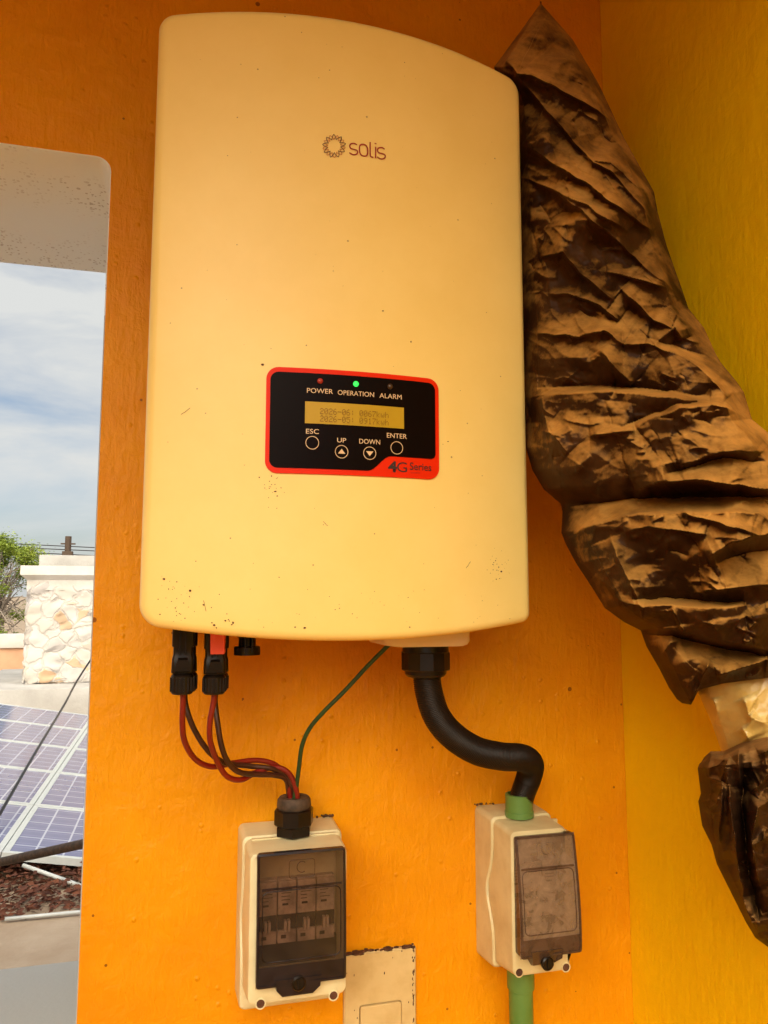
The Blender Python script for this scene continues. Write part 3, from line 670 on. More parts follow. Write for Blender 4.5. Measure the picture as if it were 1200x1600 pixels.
# ------------------------------------------------------------------ breaker boxes
def breaker_box(name, label, mat, lidmat, footmat, X0, X1, ZT, ZBf, ZBb, FY, lidpx, screws, knob, nmod, seed, bow):
    root = empty(name, (X0, 0, ZBb), label, 'breaker box', 'breaker boxes under the inverter')
    rr_l = lambda x0, x1, z0, z1, r: rr(x0, x1, z0, z1, r, 5)
    bm = bmesh.new()
    ymid = FY*.50
    L_ = lambda y, i, zb, r=.006: [(x, y, z) for x, z in rr_l(X0+i, X1-i, zb, ZT-i, r)]
    rows = loft(bm, [L_(-.0005, 0, ZBb), L_(ymid*.9, .0005, ZBb+.004), L_(ymid, .001, ZBb+.006), L_(ymid*1.03, .0025, ZBb+.008)])
    # side bulge of the body where it laps over the cover
    bmesh.ops.subdivide_edges(bm, edges=[e for e in bm.edges if abs(e.verts[0].co.z-e.verts[1].co.z) > .05], cuts=14)
    for v in bm.verts:
        if v.co.y < ymid*.8:
            f = (v.co.z-ZBb)/(ZT-ZBb); d = math.exp(-((f-.5)/.16)**2)
            v.co.y += .017*d
    build('box_body', bm, mat, root, R(40))
    # cover : front shell with an opening
    bm = bmesh.new(); i0 = .003
    wx0, wx1, wz0, wz1 = lidpx
    C_ = lambda y, i, zb, zt=ZT: [(x, y, z) for x, z in rr_l(X0+i, X1-i, zb, zt-i, .006)]
    W_ = lambda y, i: [(x, y, z) for x, z in rr_l(wx0+i, wx1-i, wz0+i, wz1-i, .003)]
    loft(bm, [C_(ymid*.7, i0, ZBf-.012*.6), C_(FY*.93, i0+.001, ZBf+.001), C_(FY*.985, i0+.002, ZBf+.0015), C_(FY, i0+.0045, ZBf+.004), W_(FY, 0), W_(FY+.004, .0004), W_(FY*.60, .001)], False, False)
    build('box_cover', bm, mat, root, R(35))
    # screw recesses
    for px, py in screws:
        p = ay(px, py, FY); bm = bmesh.new()
        lathe(bm, [(.0048, -.0002), (.0050, .0008), (.0040, .0010), (.0036, .0004)], Vector((p.x, FY, p.z)), Vector((0, -1, 0)), 20)
        o = build('screw_recess', bm, mat, root)
        bm = bmesh.new(); lathe(bm, [(.0038, 0), (.0038, .0005), (.0025, .0007)], Vector((p.x, FY-.0002, p.z)), Vector((0, -1, 0)), 16)
        box(bm, p.x-.0022, p.x+.0022, FY-.0012, FY-.0006, p.z-.0004, p.z+.0004)
        o2 = build('screw', bm, M['rust'], root)
    # inside: back plate, breaker modules
    iy = FY*.62
    bm = bmesh.new(); box(bm, wx0-.002, wx1+.002, iy+.004, iy+.008, wz0-.002, wz1+.002); build('inner_plate', bm, mat, root)
    mz1 = wz1-(wz1-wz0)*.30; mz0 = wz0+(wz1-wz0)*.20; mw = (wx1-wx0-.008)/nmod
    bm = bmesh.new(); box(bm, wx0+.001, wx1-.001, iy-.001, iy+.0035, wz0, mz0-.0004); build('inner_shade_strip', bm, M['breakerdark'], root)  # dark strip added below the modules as the shade inside the box
    rs = random.Random(seed)
    for k in range(nmod):
        a = wx0+.004+mw*k; bm = bmesh.new(); H = mz1-mz0
        box(bm, a+.0004, a+mw-.0004, iy-.004, iy+.004, mz0, mz1, .0005, 1)
        box(bm, a+.0006, a+mw-.0006, iy-.008, iy-.0038, mz0+H*.45, mz1-H*.02, .0005, 1)
        box(bm, a+.0006, a+mw-.0006, iy-.008, iy-.0038, mz0, mz0+H*.2, .0005, 1)
        br = build('breaker_module', bm, M['breaker'], root)
        bm = bmesh.new(); box(bm, a+.0006, a+mw-.0006, iy-.0065, iy-.0038, mz0+H*.21, mz0+H*.44)
        box(bm, a+mw*.25, a+mw*.55, iy-.0088, iy-.0078, mz0+H*.60, mz0+H*.63); box(bm, a+mw*.2, a+mw*.45, iy-.0088, iy-.0078, mz0+H*.08, mz0+H*.13)
        for q in range(4): box(bm, a+mw*.2, a+mw*rs.uniform(.5, .8), iy-.0084, iy-.0078, mz0+H*(.68+.055*q), mz0+H*(.69+.055*q))
        build('module_marking', bm, M['breakerdark'], br)
        bm = bmesh.new()
        for dx in (.0, .0035): box(bm, a+mw*.5-.0032+dx, a+mw*.5-.0006+dx, iy-.0125, iy-.0062, mz0+H*.20, mz0+H*.37, .0004, 1)
        build('toggle', bm, M['toggle'], br)
    # lid : bowed smoked sheet with a dark rim
    def lid_y(z):
        f = (wz1-z)/(wz1-wz0); return FY-.002-bow*math.sin(min(1, f)*math.pi*.62)
    nx, nzz = 10, 26; bm = bmesh.new()
    for off in (0,):
        g = [[bm.verts.new((wx0-.0005+(wx1-wx0+.001)*i/nx, lid_y(wz1-(wz1-wz0)*j/nzz), wz1-(wz1-wz0)*j/nzz)) for i in range(nx+1)] for j in range(nzz+1)]
        for j in range(nzz):
            for i in range(nx): bm.faces.new((g[j][i], g[j][i+1], g[j+1][i+1], g[j+1][i]))
    lid = build('lid', bm, lidmat, root, 4)
    bm = bmesh.new(); rim = rr(wx0, wx1, wz0, wz1, .003, 5); rim2 = inset(rim, .0022)
    # sides of the lid and its moulded rim
    def densify(l, m_=12):
        o = []
        for i in range(len(l)):
            a, b_ = Vector(l[i]), Vector(l[(i+1) % len(l)]); kk = m_ if (b_-a).length > .02 else 1
            for q in range(kk): o.append(tuple(a.lerp(b_, q/kk)))
        return o
    rim = densify(rim); rim2 = densify(rim2)
    loft(bm, [[(x, FY+.002, z) for x, z in rim], [(x, lid_y(z)-.0012, z) for x, z in rim], [(x, lid_y(z)-.0016, z) for x, z in rim2], [(x, lid_y(z)-.0003, z) for x, z in rim2]], False, False)
    # raised inner frame line and the solid dark foot of the lid
    def bar(za, zb_, xa, xb, th=.001):
        n = 6; pts = []
        for z, o_ in ((za, .0004), (za, th), (zb_, th), (zb_, .0004)):
            pts.append([bm.verts.new((x, lid_y(z)-o_, z)) for x in (xa, xb)])
        for a, b_ in zip(pts, pts[1:]): bm.faces.new((a[0], a[1], b_[1], b_[0]))
    H = wz1-wz0
    bar(wz1-H*.262, wz1-H*.278, wx0+.004, wx1-.004)
    build('lid_rim', bm, footmat, lid, R(40))
    bm = bmesh.new()
    fz = wz0+H*.155
    pts = [(wx0+.0021, fz), (wx1-.0021, fz), (wx1-.0021, wz0+.002), (wx0+.0021, wz0+.002)]
    rows = []
    for q in range(7):
        z = fz+(wz0+.002-fz)*q/6; rows.append([bm.verts.new((x, lid_y(z)-.0008, z)) for x in (wx0+.0021, wx1-.0021)])
    for a, b_ in zip(rows, rows[1:]): bm.faces.new((a[0], a[1], b_[1], b_[0]))
    build('lid_foot', bm, footmat, lid, 4)
    # inner rounded frame outline
    bm = bmesh.new(); fr = densify(rr(wx0+.0045, wx1-.0045, wz0+H*.185, wz1-H*.285, .006, 6), 10); fr2 = inset(fr, .0010)
    for (l0, l1) in ((fr, fr2),):
        loft(bm, [[(x, lid_y(z)-.0003, z) for x, z in l0], [(x, lid_y(z)-.0013, z) for x, z in inset(l0, .0004)], [(x, lid_y(z)-.0003, z) for x, z in l1]], False, False)
    build('lid_moulding', bm, footmat, lid, 4)
    # faint embossed badge: rounded outline with a curl inside
    bm = bmesh.new(); cx = (wx0+wx1)/2; cz = wz1-H*.135; bwid = (wx1-wx0)*.15
    o_ = densify(rr(cx-bwid, cx+bwid, cz-H*.07, cz+H*.07, .003, 5), 5); i_ = inset(o_, .0007)
    loft(bm, [[(x, lid_y(z)-.0002, z) for x, z in o_], [(x, lid_y(z)-.0009, z) for x, z in inset(o_, .0003)], [(x, lid_y(z)-.0002, z) for x, z in i_]], False, False)
    arc = [Vector((cx+.0048*math.cos(R(a)), 0, cz+.0015+.0048*math.sin(R(a)))) for a in range(50, 320, 18)]
    tube(bm, [Vector((p.x, lid_y(p.z)-.0004, p.z)) for p in arc], .0004, 6)
    build('lid_badge', bm, lidmat, lid, 4)
    # latch and its knob
    kp = ay(knob[0], knob[1], lid_y(wz0)-.003); bm = bmesh.new()
    tw, bw, zt, zb_ = (wx1-wx0)*.27, (wx1-wx0)*.18, wz0+.006, wz0-.0125
    loft(bm, [[(kp.x-tw, FY-.0003, zt), (kp.x+tw, FY-.0003, zt), (kp.x+tw*.95, FY-.0003, (zt+zb_)/2), (kp.x+bw, FY-.0003, zb_), (kp.x-bw, FY-.0003, zb_), (kp.x-tw*.95, FY-.0003, (zt+zb_)/2)],
              [(kp.x-tw*.94, lid_y(wz0)-.002, zt), (kp.x+tw*.94, lid_y(wz0)-.002, zt), (kp.x+tw*.9, lid_y(wz0)-.0015, (zt+zb_)/2), (kp.x+bw*.94, FY-.004, zb_+.001), (kp.x-bw*.94, FY-.004, zb_+.001), (kp.x-tw*.9, lid_y(wz0)-.0015, (zt+zb_)/2)]])
    la = build('latch', bm, footmat, root)
    bm = bmesh.new(); lathe(bm, [(.0068, 0), (.0068, .003), (.0055, .0042), (.0050, .0034), (.0015, .0032)], Vector((kp.x, lid_y(wz0)+.001, kp.z)), Vector((0, -1, 0)), 24)
    box(bm, kp.x-.0008, kp.x+.0008, lid_y(wz0)-.0035, lid_y(wz0)-.002, kp.z-.0042, kp.z+.0042)
    build('knob', bm, M['black'], la)
    return root
FY = -.088
w0, w1 = ay(404, 1335, FY), ay(538.5, 1327, FY); wb = ay(398, 1530, FY)
BL = breaker_box('breaker_box', 'wider breaker box, on the left, with four switches behind its smoked lid', M['boxplastic'], M['lid'], M['liddark'], .0690, .1715, CAMZ-.2385, CAMZ-.379, CAMZ-.408, FY,
    (w0.x-.0012, w1.x, ay(466, 1531, FY).z, w0.z+.0008), [(407, 1568), (521, 1555)], (467, 1538), 4, 1, .006)
w0, w1 = ay(801, 1307, FY), ay(892, 1303, FY)
BR = breaker_box('breaker_box', 'narrower breaker box, on the right, with a dusty lid and green pipes', M['boxplastic2'], M['lid2'], M['lidmid'], .3350, .4085, CAMZ-.2385, CAMZ-.386, CAMZ-.400, FY,
    (w0.x+.001, w1.x+.002, ay(850, 1485, FY).z, w0.z), [(811, 1519), (884, 1511)], (857, 1507), 3, 2, .011)
# gland on the left box
gx = ay(459, 1290, GY); ztop = CAMZ-.2385
bm = bmesh.new(); c = Vector((ay(459, 1290, GY).x, GY, 0)); uu = .805/1200
hexprof(bm, c, 28*uu, ztop-.002, ztop+.008, 6, .001, .3); hexprof(bm, c, 30*uu, ztop+.0075, ztop+.024, 8, .0015, .1)
build('cable_gland', bm, M['black'], BL)
bm = bmesh.new(); lathe(bm, [(24*uu, 0), (26*uu, .003), (25*uu, .009), (22*uu, .0115), (15*uu, .0115), (13*uu, .0105)], Vector((c.x, c.y, ztop+.0235)), n=32)
build('gland_collar', bm, M['dustyblack'], BL)
# green adapter and pipe on the right box
c = Vector((ay(811, 1255, GY).x, GY, ztop)); bm = bmesh.new()
lathe(bm, [(.0158, -.002), (.0158, .0035), (.0150, .0045), (.0150, .0215), (.0125, .0220), (.0120, .010)], c, n=36); build('pipe_adapter', bm, M['greenpipe'], BR)['label'] = 'bright green pipe adapter on the box top'
GP = empty('green_pipe', (c.x, GY, 0), 'vertical green pipe running down from the right breaker box', 'pipe')
bm = bmesh.new(); zb_ = CAMZ-.400+.001
cc = Vector((ay(814, 1560, GY).x, GY, 0))
lathe(bm, [(.0128, .0), (.0128, zb_-.019), (.0145, zb_-.018), (.0145, zb_)], cc, n=32); build('pipe', bm, M['greenpipe'], GP)
# wall switch plate, partly hidden behind the left box
SW = empty('switch_plate', ay(600, 1590, 0), 'cream switch plate on the wall right of the wider breaker box', 'switch')
a, b_ = ay(538, 1490, -.006), ay(650, 1481.5, -.006); zt = (a.z+b_.z)/2
bm = bmesh.new(); lp = rr(a.x, b_.x, zt-.122, zt, .002, 3)
i1, i2 = ay(562, 1570, -.008), ay(628, 1565, -.008)
hole = rr(i1.x, i2.x, zt-.098, (i1.z+i2.z)/2, .003, 3)
loft(bm, [[(x, -.0003, z) for x, z in lp], [(x, -.005, z) for x, z in lp], [(x, -.0065, z) for x, z in inset(lp, .0015)], [(x, -.0065, z) for x, z in hole], [(x, -.003, z) for x, z in hole]], True, False)
build('cover_plate', bm, M['plate'], SW)
bm = bmesh.new(); hh = inset(hole, .0009)
loft(bm, [[(x, -.0025, z) for x, z in hh], [(x, -.0085, z) for x, z in hh], [(x, -.0095, z) for x, z in inset(hh, .0008)]]); build('rocker', bm, M['plate'], SW)
bm = bmesh.new(); rs = random.Random(5)
for q in range(46):
    x = rs.uniform(a.x+.002, b_.x); z = zt+rs.uniform(-.001, .0016); s = rs.uniform(.0006, .0021) if rs.random() < .85 else .003
    bmesh.ops.create_icosphere(bm, subdivisions=1, radius=s, matrix=Matrix.Translation((x, -rs.uniform(.001, .006), z)) @ Matrix.Diagonal((rs.uniform(1, 2.4), 1, .7, 1)))
for q in range(46):
    x = b_.x-.0035+rs.gauss(0, .0006) if q < 30 else rs.uniform(a.x, b_.x); z = zt-rs.random()*.09
    bmesh.ops.create_icosphere(bm, subdivisions=1, radius=rs.uniform(.0004, .0011), matrix=Matrix.Translation((x, -.0065, z)) @ Matrix.Diagonal((.8, .5, rs.uniform(1, 2.6), 1)))
tag(build('dirt_crust', bm, M['dirt'], SW), kind='stuff')
bm = bmesh.new()
for (px, py, n_) in ((505, 1279, 16), (762, 1262, 12)):
    for q in range(n_):
        p = ay(px+rs.gauss(0, 12), py+rs.gauss(0, 1.5), -.002)
        bmesh.ops.create_icosphere(bm, subdivisions=1, radius=rs.uniform(.0006, .0018), matrix=Matrix.Translation((p.x, -rs.uniform(.0005, .003), CAMZ-.2375+rs.uniform(0, .001))))
    if n_ == 16: tag(build('dirt_crust', bm, M['dirt'], BL), kind='stuff'); bm = bmesh.new()
tag(build('dirt_crust', bm, M['dirt'], BR), kind='stuff')
#@@BAG0
# ------------------------------------------------------------------ brown wrapped bundle in the corner
def vnoise(x, y, seed):
    xi = np.floor(x).astype(np.int64); yi = np.floor(y).astype(np.int64); fx = x-xi; fy = y-yi
    fx = fx*fx*fx*(fx*(fx*6-15)+10); fy = fy*fy*fy*(fy*(fy*6-15)+10)
    def h(a, b):
        n = (a*374761393 + b*668265263 + seed*1442695041) & 0xffffffff
        n = ((n ^ (n >> 13))*1274126177) & 0xffffffff
        return ((n ^ (n >> 16)) & 0xffff)/65535.0
    return (h(xi, yi)*(1-fx)+h(xi+1, yi)*fx)*(1-fy)+(h(xi, yi+1)*(1-fx)+h(xi+1, yi+1)*fx)*fy
def facets(x, y, seed, k, fr):
    """crumpled sheet: overlaid folds along random directions, warped"""
    rs = np.random.RandomState(seed); h = 0
    for i in range(k):
        a = rs.uniform(0, math.pi); f = fr*rs.uniform(.6, 1.7); ph = rs.uniform(0, 9)
        wx = vnoise(x*fr*.7+i*7, y*fr*.7, seed+i)*1.6
        t_ = (x*math.cos(a)+y*math.sin(a))*f+ph+wx
        m_ = vnoise(x*fr*.8+31*i, y*fr*.8+5, seed+50+i)
        h = h + (1-np.abs((t_ % 2)-1))*np.clip(m_*1.8-.5, 0, 1)/f
    return h
def polyd(PX, PY, pts):
    """distance to a polyline, side (+ above), position along it 0..1"""
    best = np.full(PX.shape, 1e9); side = np.ones(PX.shape); along = np.zeros(PX.shape)
    P = [np.array(p, float) for p in pts]
    Ls = [np.linalg.norm(b-a) for a, b in zip(P, P[1:])]; T = sum(Ls); acc = 0
    for (a, b), l in zip(zip(P, P[1:]), Ls):
        d = (b-a)/l; rx, ry = PX-a[0], PY-a[1]
        t_ = np.clip(rx*d[0]+ry*d[1], 0, l); qx, qy = rx-t_*d[0], ry-t_*d[1]; dd = np.hypot(qx, qy)
        m_ = dd < best
        cr_ = d[0]*ry-d[1]*rx            # image y grows downwards: negative = above for a line running right
        best = np.where(m_, dd, best); side = np.where(m_, np.where(cr_ < 0, 1.0, -1.0), side); along = np.where(m_, (acc+t_)/T, along)
        acc += l
    return best, side, along
def creases(PX, PY, lst):
    H = np.zeros(PX.shape)
    # wander a little so that no line is ruler-straight
    WX = PX+(vnoise(PX/19, PY/19, 5)-.5)*4; WY = PY+(vnoise(PX/17, PY/17, 9)-.5)*3.5
    for amp, wu, wl, pts in lst:
        x0 = min(p[0] for p in pts); x1 = max(p[0] for p in pts); y0 = min(p[1] for p in pts); y1 = max(p[1] for p in pts)
        R_ = 10*max(wu, wl)
        m_ = (PX > x0-R_) & (PX < x1+R_) & (PY > y0-R_) & (PY < y1+R_)
        if not m_.any(): continue
        d, s, al = polyd(WX[m_], WY[m_], pts)
        w_ = np.where(s > 0, wu, wl)
        taper = np.clip(al/.18, 0, 1)*np.clip((1-al)/.18, 0, 1); taper = .12+.88*np.sqrt(taper)*(taper > 0)
        taper = np.where((al <= 0) | (al >= 1), .12*np.exp(-d/6), taper)
        H[m_] += 2.5*amp*np.exp(-(d/(w_*1.25))**.9)*taper
    return H
def sheet(name, Lp, Rp, Ld, Rd, B, crs, mat, parent, NU, NV, fold=1.0, bot=None, top=None, fdir=None, back=.6, seed=1, fine=1.0):
    """closed soft body. Lp/Rp: left and right outline, (photo x, photo y); Ld/Rd: distance in front of the camera at their ends;
    it is built at those distances with its own thickness B(v)."""
    fdir = fdir or (lambda y: [(0.0, 1.0)])
    v = np.linspace(0, 1, NV)
    def along_y(P, D):
        y0, y1 = P[0][1], P[-1][1]; ys = [(p[1]-y0)/(y1-y0) for p in P]
        ys = np.maximum.accumulate(np.array(ys)+np.arange(len(ys))*1e-6)
        return np.interp(v, ys, [p[0] for p in P]), y0+(y1-y0)*v, np.interp(v, [d[0] for d in D], [d[1] for d in D])
    lx, ly, ld = along_y(Lp, Ld); rx, ry, rd = along_y(Rp, Rd)
    s = (1-np.cos(np.linspace(0, math.pi, NU)))/2*.35+np.linspace(0, 1, NU)*.65
    PX = lx[:, None]+(rx-lx)[:, None]*s[None]; PY = ly[:, None]+(ry-ly)[:, None]*s[None]
    V = np.repeat(v[:, None], NU, 1)
    if bot:
        k = np.clip((V-.90)/.10, 0, 1); k = k*k*(3-2*k); yb = np.interp(PX, [p[0] for p in bot], [p[1] for p in bot]); lin = PY[-1][None]
        PY = PY+k*(yb-lin)
    if top:
        k = np.clip((.12-V)/.12, 0, 1); k = k*k*(3-2*k); yt = np.interp(PX, [p[0] for p in top], [p[1] for p in top]); lin = PY[0][None]
        PY = PY+k*(yt-lin)
    D = ld[:, None]+(rd-ld)[:, None]*s[None]
    Bv = np.interp(v, [b[0] for b in B], [b[1] for b in B])[:, None]
    c = 1-(2*s[None]-1)**2
    edge = np.clip(c*3.0, 0, 1)
    H = creases(PX, PY, crs)
    # folds running down to the right above, levelling out below
    wx = vnoise(PX/70, PY/70, seed)*60
    msk = np.clip(vnoise(PX/55, PY/55, seed+3)*2.2-.55, 0, 1)
    for q, (a, wt) in enumerate(fdir(PY)):
        ux = PX*np.cos(a)+PY*np.sin(a); uy = -PX*np.sin(a)+PY*np.cos(a)
        r1 = 1-np.abs(2*vnoise(ux/170, (uy+wx)/62, seed+1+q*17)-1); r2 = 1-np.abs(2*vnoise(ux/90, (uy+wx)/30, seed+2+q*17)-1)
        H = H+wt*fold*(4.5*r1**2.0+3.0*msk*r2**2.0)
    H = H+fine*(facets(PX, PY, seed+17, 5, 1/95.)*.09+facets(PX, PY, seed+11, 6, 1/42.)*.12+facets(PX, PY, seed+29, 6, 1/17.)*.06*(.2+msk))
    H = H+fine*.5*(vnoise(PX/5, PY/5, seed+41)-.5)*msk
    H = H*np.clip(V/.05, 0, 1)
    front = D-Bv*np.sqrt(np.clip(c, 0, 1))-H*edge*.001*(.25+.75*np.sqrt(np.clip(c, 0, 1)))
    backd = D+Bv*back*np.sqrt(np.clip(c, 0, 1))
    def pts(PX, PY, dist):
        d = _F[None, None]+_R[None, None]*((PX-600)/FPX)[..., None]+_U[None, None]*((800-PY)/FPX)[..., None]
        P = _C[None, None]+d*(dist/d[..., 1])[..., None]
        over = np.maximum(0, P[..., 0]-(XR-.006)); P[..., 0] -= over
        P[..., 1] = np.minimum(P[..., 1], -.004)
        return P
    A = pts(PX, PY, front)
    bs = slice(None, None, 8)
    co = A.reshape(-1, 3); n1 = len(co)
    Bp = pts(PX, PY, backd)
    # back uses every 8th row/column but keeps the rim: simple approach, same grid for the rim, coarse inside
    ji = sorted(set(list(range(0, NU, 8))+[NU-1])); jj = list(range(NV))
    faces = []
    idx = np.arange(NU*NV).reshape(NV, NU)
    f = np.stack([idx[:-1, :-1], idx[1:, :-1], idx[1:, 1:], idx[:-1, 1:]], -1).reshape(-1, 4)
    bi = np.full((NV, len(ji)), -1); cnt = n1; extra = []
    for r in range(NV):
        for q, u_ in enumerate(ji):
            if q == 0 or q == len(ji)-1 : bi[r, q] = idx[r, u_]
            else: extra.append(Bp[r, u_]); bi[r, q] = cnt; cnt += 1
    fb = np.stack([bi[:-1, :-1], bi[:-1, 1:], bi[1:, 1:], bi[1:, :-1]], -1).reshape(-1, 4)
    fl = np.concatenate([f, fb]).tolist()
    for r in (0, NV-1):       # close the ends with fans of the coarse back row
        for q in range(len(ji)-1):
            pl = [int(idx[r, k]) for k in range(ji[q], ji[q+1]+1)]
            b2 = [int(bi[r, q+1]), int(bi[r, q])]
            ring = pl+[x for x in b2 if x not in pl]
            if len(ring) > 2: fl.append(ring if r == 0 else ring[::-1])
    co = np.concatenate([co, np.array(extra)])
    me = bpy.data.meshes.new(name); me.from_pydata(co.tolist(), [], fl); me.validate(); me.update()
    return link_mesh(name, me, mat, parent, 4)
def tarp(name, c0, c1, dust, rough, dlo=.46, dhi=.66, spec=.45):
    m, t, b = newmat(name); lk = t.links.new
    tc = N(t, 'ShaderNodeTexCoord'); b.inputs['Specular IOR Level'].default_value = spec
    n1 = N(t, 'ShaderNodeTexNoise', Scale=16.0, Detail=8.0, Roughness=.62, Distortion=.7); lk(tc.outputs['Object'], n1.inputs['Vector'])
    r = N(t, 'ShaderNodeValToRGB'); e = r.color_ramp.elements; e[0].color = col4(c0); e[1].color = col4(c1); e[0].position = .35; e[1].position = .62; lk(n1.outputs['Fac'], r.inputs[0])
    n2 = N(t, 'ShaderNodeTexNoise', Scale=11.0, Detail=12.0, Roughness=.72); mp = N(t, 'ShaderNodeMapping'); mp.inputs['Location'].default_value = (3, 5, 1); lk(tc.outputs['Object'], mp.inputs[0]); lk(mp.outputs[0], n2.inputs['Vector'])
    mr = N(t, 'ShaderNodeMapRange'); mr.inputs[1].default_value = dlo; mr.inputs[2].default_value = dhi; mr.inputs[4].default_value = .8; # dust where the sheet faces up, also painting the lit tops brighter
    ge = N(t, 'ShaderNodeNewGeometry'); gs = N(t, 'ShaderNodeSeparateXYZ'); lk(ge.outputs['Normal'], gs.inputs[0])
    ga = N(t, 'ShaderNodeMath', operation='MULTIPLY_ADD'); ga.inputs[1].default_value = .26; lk(gs.outputs[2], ga.inputs[0]); lk(n2.outputs['Fac'], ga.inputs[2])
    lk(ga.outputs[0], mr.inputs[0])
    mc = N(t, 'ShaderNodeMixRGB'); mc.inputs[2].default_value = col4(dust); lk(mr.outputs[0], mc.inputs[0]); lk(r.outputs[0], mc.inputs[1]); lk(mc.outputs[0], b.inputs['Base Color'])
    rm = N(t, 'ShaderNodeMapRange'); rm.inputs[3].default_value = rough; rm.inputs[4].default_value = rough+.28; lk(mr.outputs[0], rm.inputs[0]); lk(rm.outputs[0], b.inputs['Roughness'])
    n3 = N(t, 'ShaderNodeTexNoise', Scale=320.0, Detail=5.0, Roughness=.7); lk(tc.outputs['Object'], n3.inputs['Vector'])
    bp = N(t, 'ShaderNodeBump', Strength=.35, Distance=.0006); lk(n3.outputs['Fac'], bp.inputs['Height']); lk(bp.outputs[0], b.inputs['Normal'])
    return m
M['tarp'] = tarp('dusty_brown_plastic', (.020, .007, .002), (.055, .022, .006), (.64, .32, .07), .5, .49, .78, spec=.09)
M['tarp2'] = tarp('dark_brown_plastic', (.020, .008, .003), (.05, .021, .008), (.46, .24, .075), .5, .52, .82, spec=.09)
M['band'] = tarp('cream_plastic_film', (.50, .32, .07), (.58, .40, .12), (.68, .50, .19), .34, .55, .7, .7)
def crinkles(n, x0, x1, y0, y1, ang, seed, a0=1.0):
    rs = random.Random(seed); o = []
    for _ in range(n):
        x, y = rs.uniform(x0, x1), rs.uniform(y0, y1); a = ang(y)+rs.gauss(0, .45); l = rs.uniform(10, 46); k = rs.gauss(0, .5)
        pts = [(x, y)]
        for q in range(3):
            x += math.cos(a)*l/3; y += math.sin(a)*l/3; a += k*.5+rs.gauss(0, .15); pts.append((x, y))
        if pts[-1][0] < pts[0][0]: pts = pts[::-1]
        sg = 1 if rs.random() < .7 else -1
        o.append((sg*a0*rs.uniform(.6, 2.2), rs.uniform(3, 9), rs.uniform(1.6, 4), pts))
    return o
WB = empty('wrapped_bundle', (.42, -.2, 1.0), 'tall crumpled bundle wrapped in dusty brown plastic in the wall corner beside the inverter', 'bundle')
UP = [
 (9, 26, 7, [(785,91),(808,116),(831,118),(878,141),(936,174),(967,201)]),
 (8, 24, 6, [(808,116),(847,163),(878,201),(928,256),(955,267),(1017,341),(1039,372)]),
 (5, 12, 5, [(928,252),(955,254),(998,294),(1021,300)]),
 (11, 30, 8, [(816,225),(866,256),(917,287),(967,325),(1021,362)]),
 (9, 22, 7, [(816,277),(866,296),(940,356),(1029,434),(1064,463)]),
 (6, 14, 6, [(866,296),(917,322),(982,362)]),
 (10, 22, 8, [(843,403),(878,393),(905,426),(959,469)]),
 (7, 10, 6, [(948,426),(967,428),(1044,451)]),
 (9, 20, 5, [(971,451),(1021,500),(1048,513)]),
 (7, 12, 5, [(897,461),(936,477),(967,500)]), (5, 6, 5, [(858,459),(909,461)]),
 (8, 12, 5, [(840,521),(905,525),(943,517),(975,537)]),
 (10, 9, 14, [(975,537),(1013,537),(1068,558),(1091,573),(1138,620)]), (-9, 12, 14, [(1010,528),(1068,545),(1100,556),(1130,575)]),
 (8, 9, 7, [(1021,539),(1056,510),(1064,531)]), (7, 15, 8, [(936,546),(967,581),(990,600)]),
 (9, 4, 26, [(825,622),(846,617),(917,613),(960,613),(1031,620),(1120,630),(1156,648),(1200,673)]), (-8, 14, 4, [(840,606),(917,602),(1031,609),(1110,620)]),
 (9, 4, 30, [(996,669),(1014,655),(1063,637),(1113,633),(1142,639),(1174,672),(1200,697)]), (-6, 8, 5, [(960,672),(1000,655),(1060,630),(1110,627)]),
 (7, 12, 10, [(846,620),(857,676),(889,708)]), (6, 10, 6, [(921,680),(953,678),(992,673)]),
 (18, 40, 9, [(990,766),(1028,754),(1090,750),(1140,756),(1200,764),(1260,770)]), (-15, 16, 12, [(880,792),(940,786),(1000,779),(1100,776),(1200,776),(1260,780)]),
 (-9, 10, 10, [(1040,742),(1090,726),(1130,716),(1200,722)]), (8, 16, 8, [(1060,728),(1130,706),(1200,706)]),
 (12, 3.5, 40, [(882,849),(907,826),(978,806),(1064,801),(1185,801),(1200,811),(1240,816)]),
 (6, 8, 6, [(1064,801),(1120,817),(1188,836)]),
 (14, 26, 12, [(1103,874),(1145,847),(1188,836),(1240,826)]), (-10, 10, 26, [(1120,880),(1165,862),(1230,856)]),
 (10, 24, 10, [(1096,924),(1156,918),(1200,913),(1260,908)]),
 (-12, 9, 7, [(990,938),(1049,933),(1120,942),(1163,939)]), (8, 5, 24, [(1000,948),(1049,945),(1100,952),(1163,946)]),
 (6, 10, 7, [(974,829),(1013,822),(1103,836)]), (9, 10, 20, [(953,840),(978,897),(996,936),(1006,968)]),
 (8, 9, 9, [(928,900),(957,922),(975,965)]), (5, 6, 6, [(1049,950),(1060,972),(1074,993)]),
 (-14, 9, 12, [(1003,990),(1049,993),(1120,1010),(1200,1026)]), (9, 22, 6, [(1003,978),(1049,982),(1120,999),(1200,1016)]),
 (9, 8, 14, [(1032,1048),(1036,1020),(1046,1004),(1063,998)]), (6, 7, 7, [(1080,1092),(1096,1062),(1110,1030)]), (7, 9, 6, [(1120,1054),(1185,1036),(1200,1029)]),
 (6, 8, 8, [(1020,1000),(1028,1030),(1048,1070)]),
]
outer = [(845,5),(772,105),(775,118),(786,130),(799,145),(806,165),(809,300),(812,400),(816,620),(822,700),(832,735),(850,765),(876,787),(879,800),(877,832),(884,850),(900,880),(925,918),(945,950),(975,972),(1001,985),(1010,1010),(1030,1045),(1045,1075),(1058,1094),(1066,1099)]
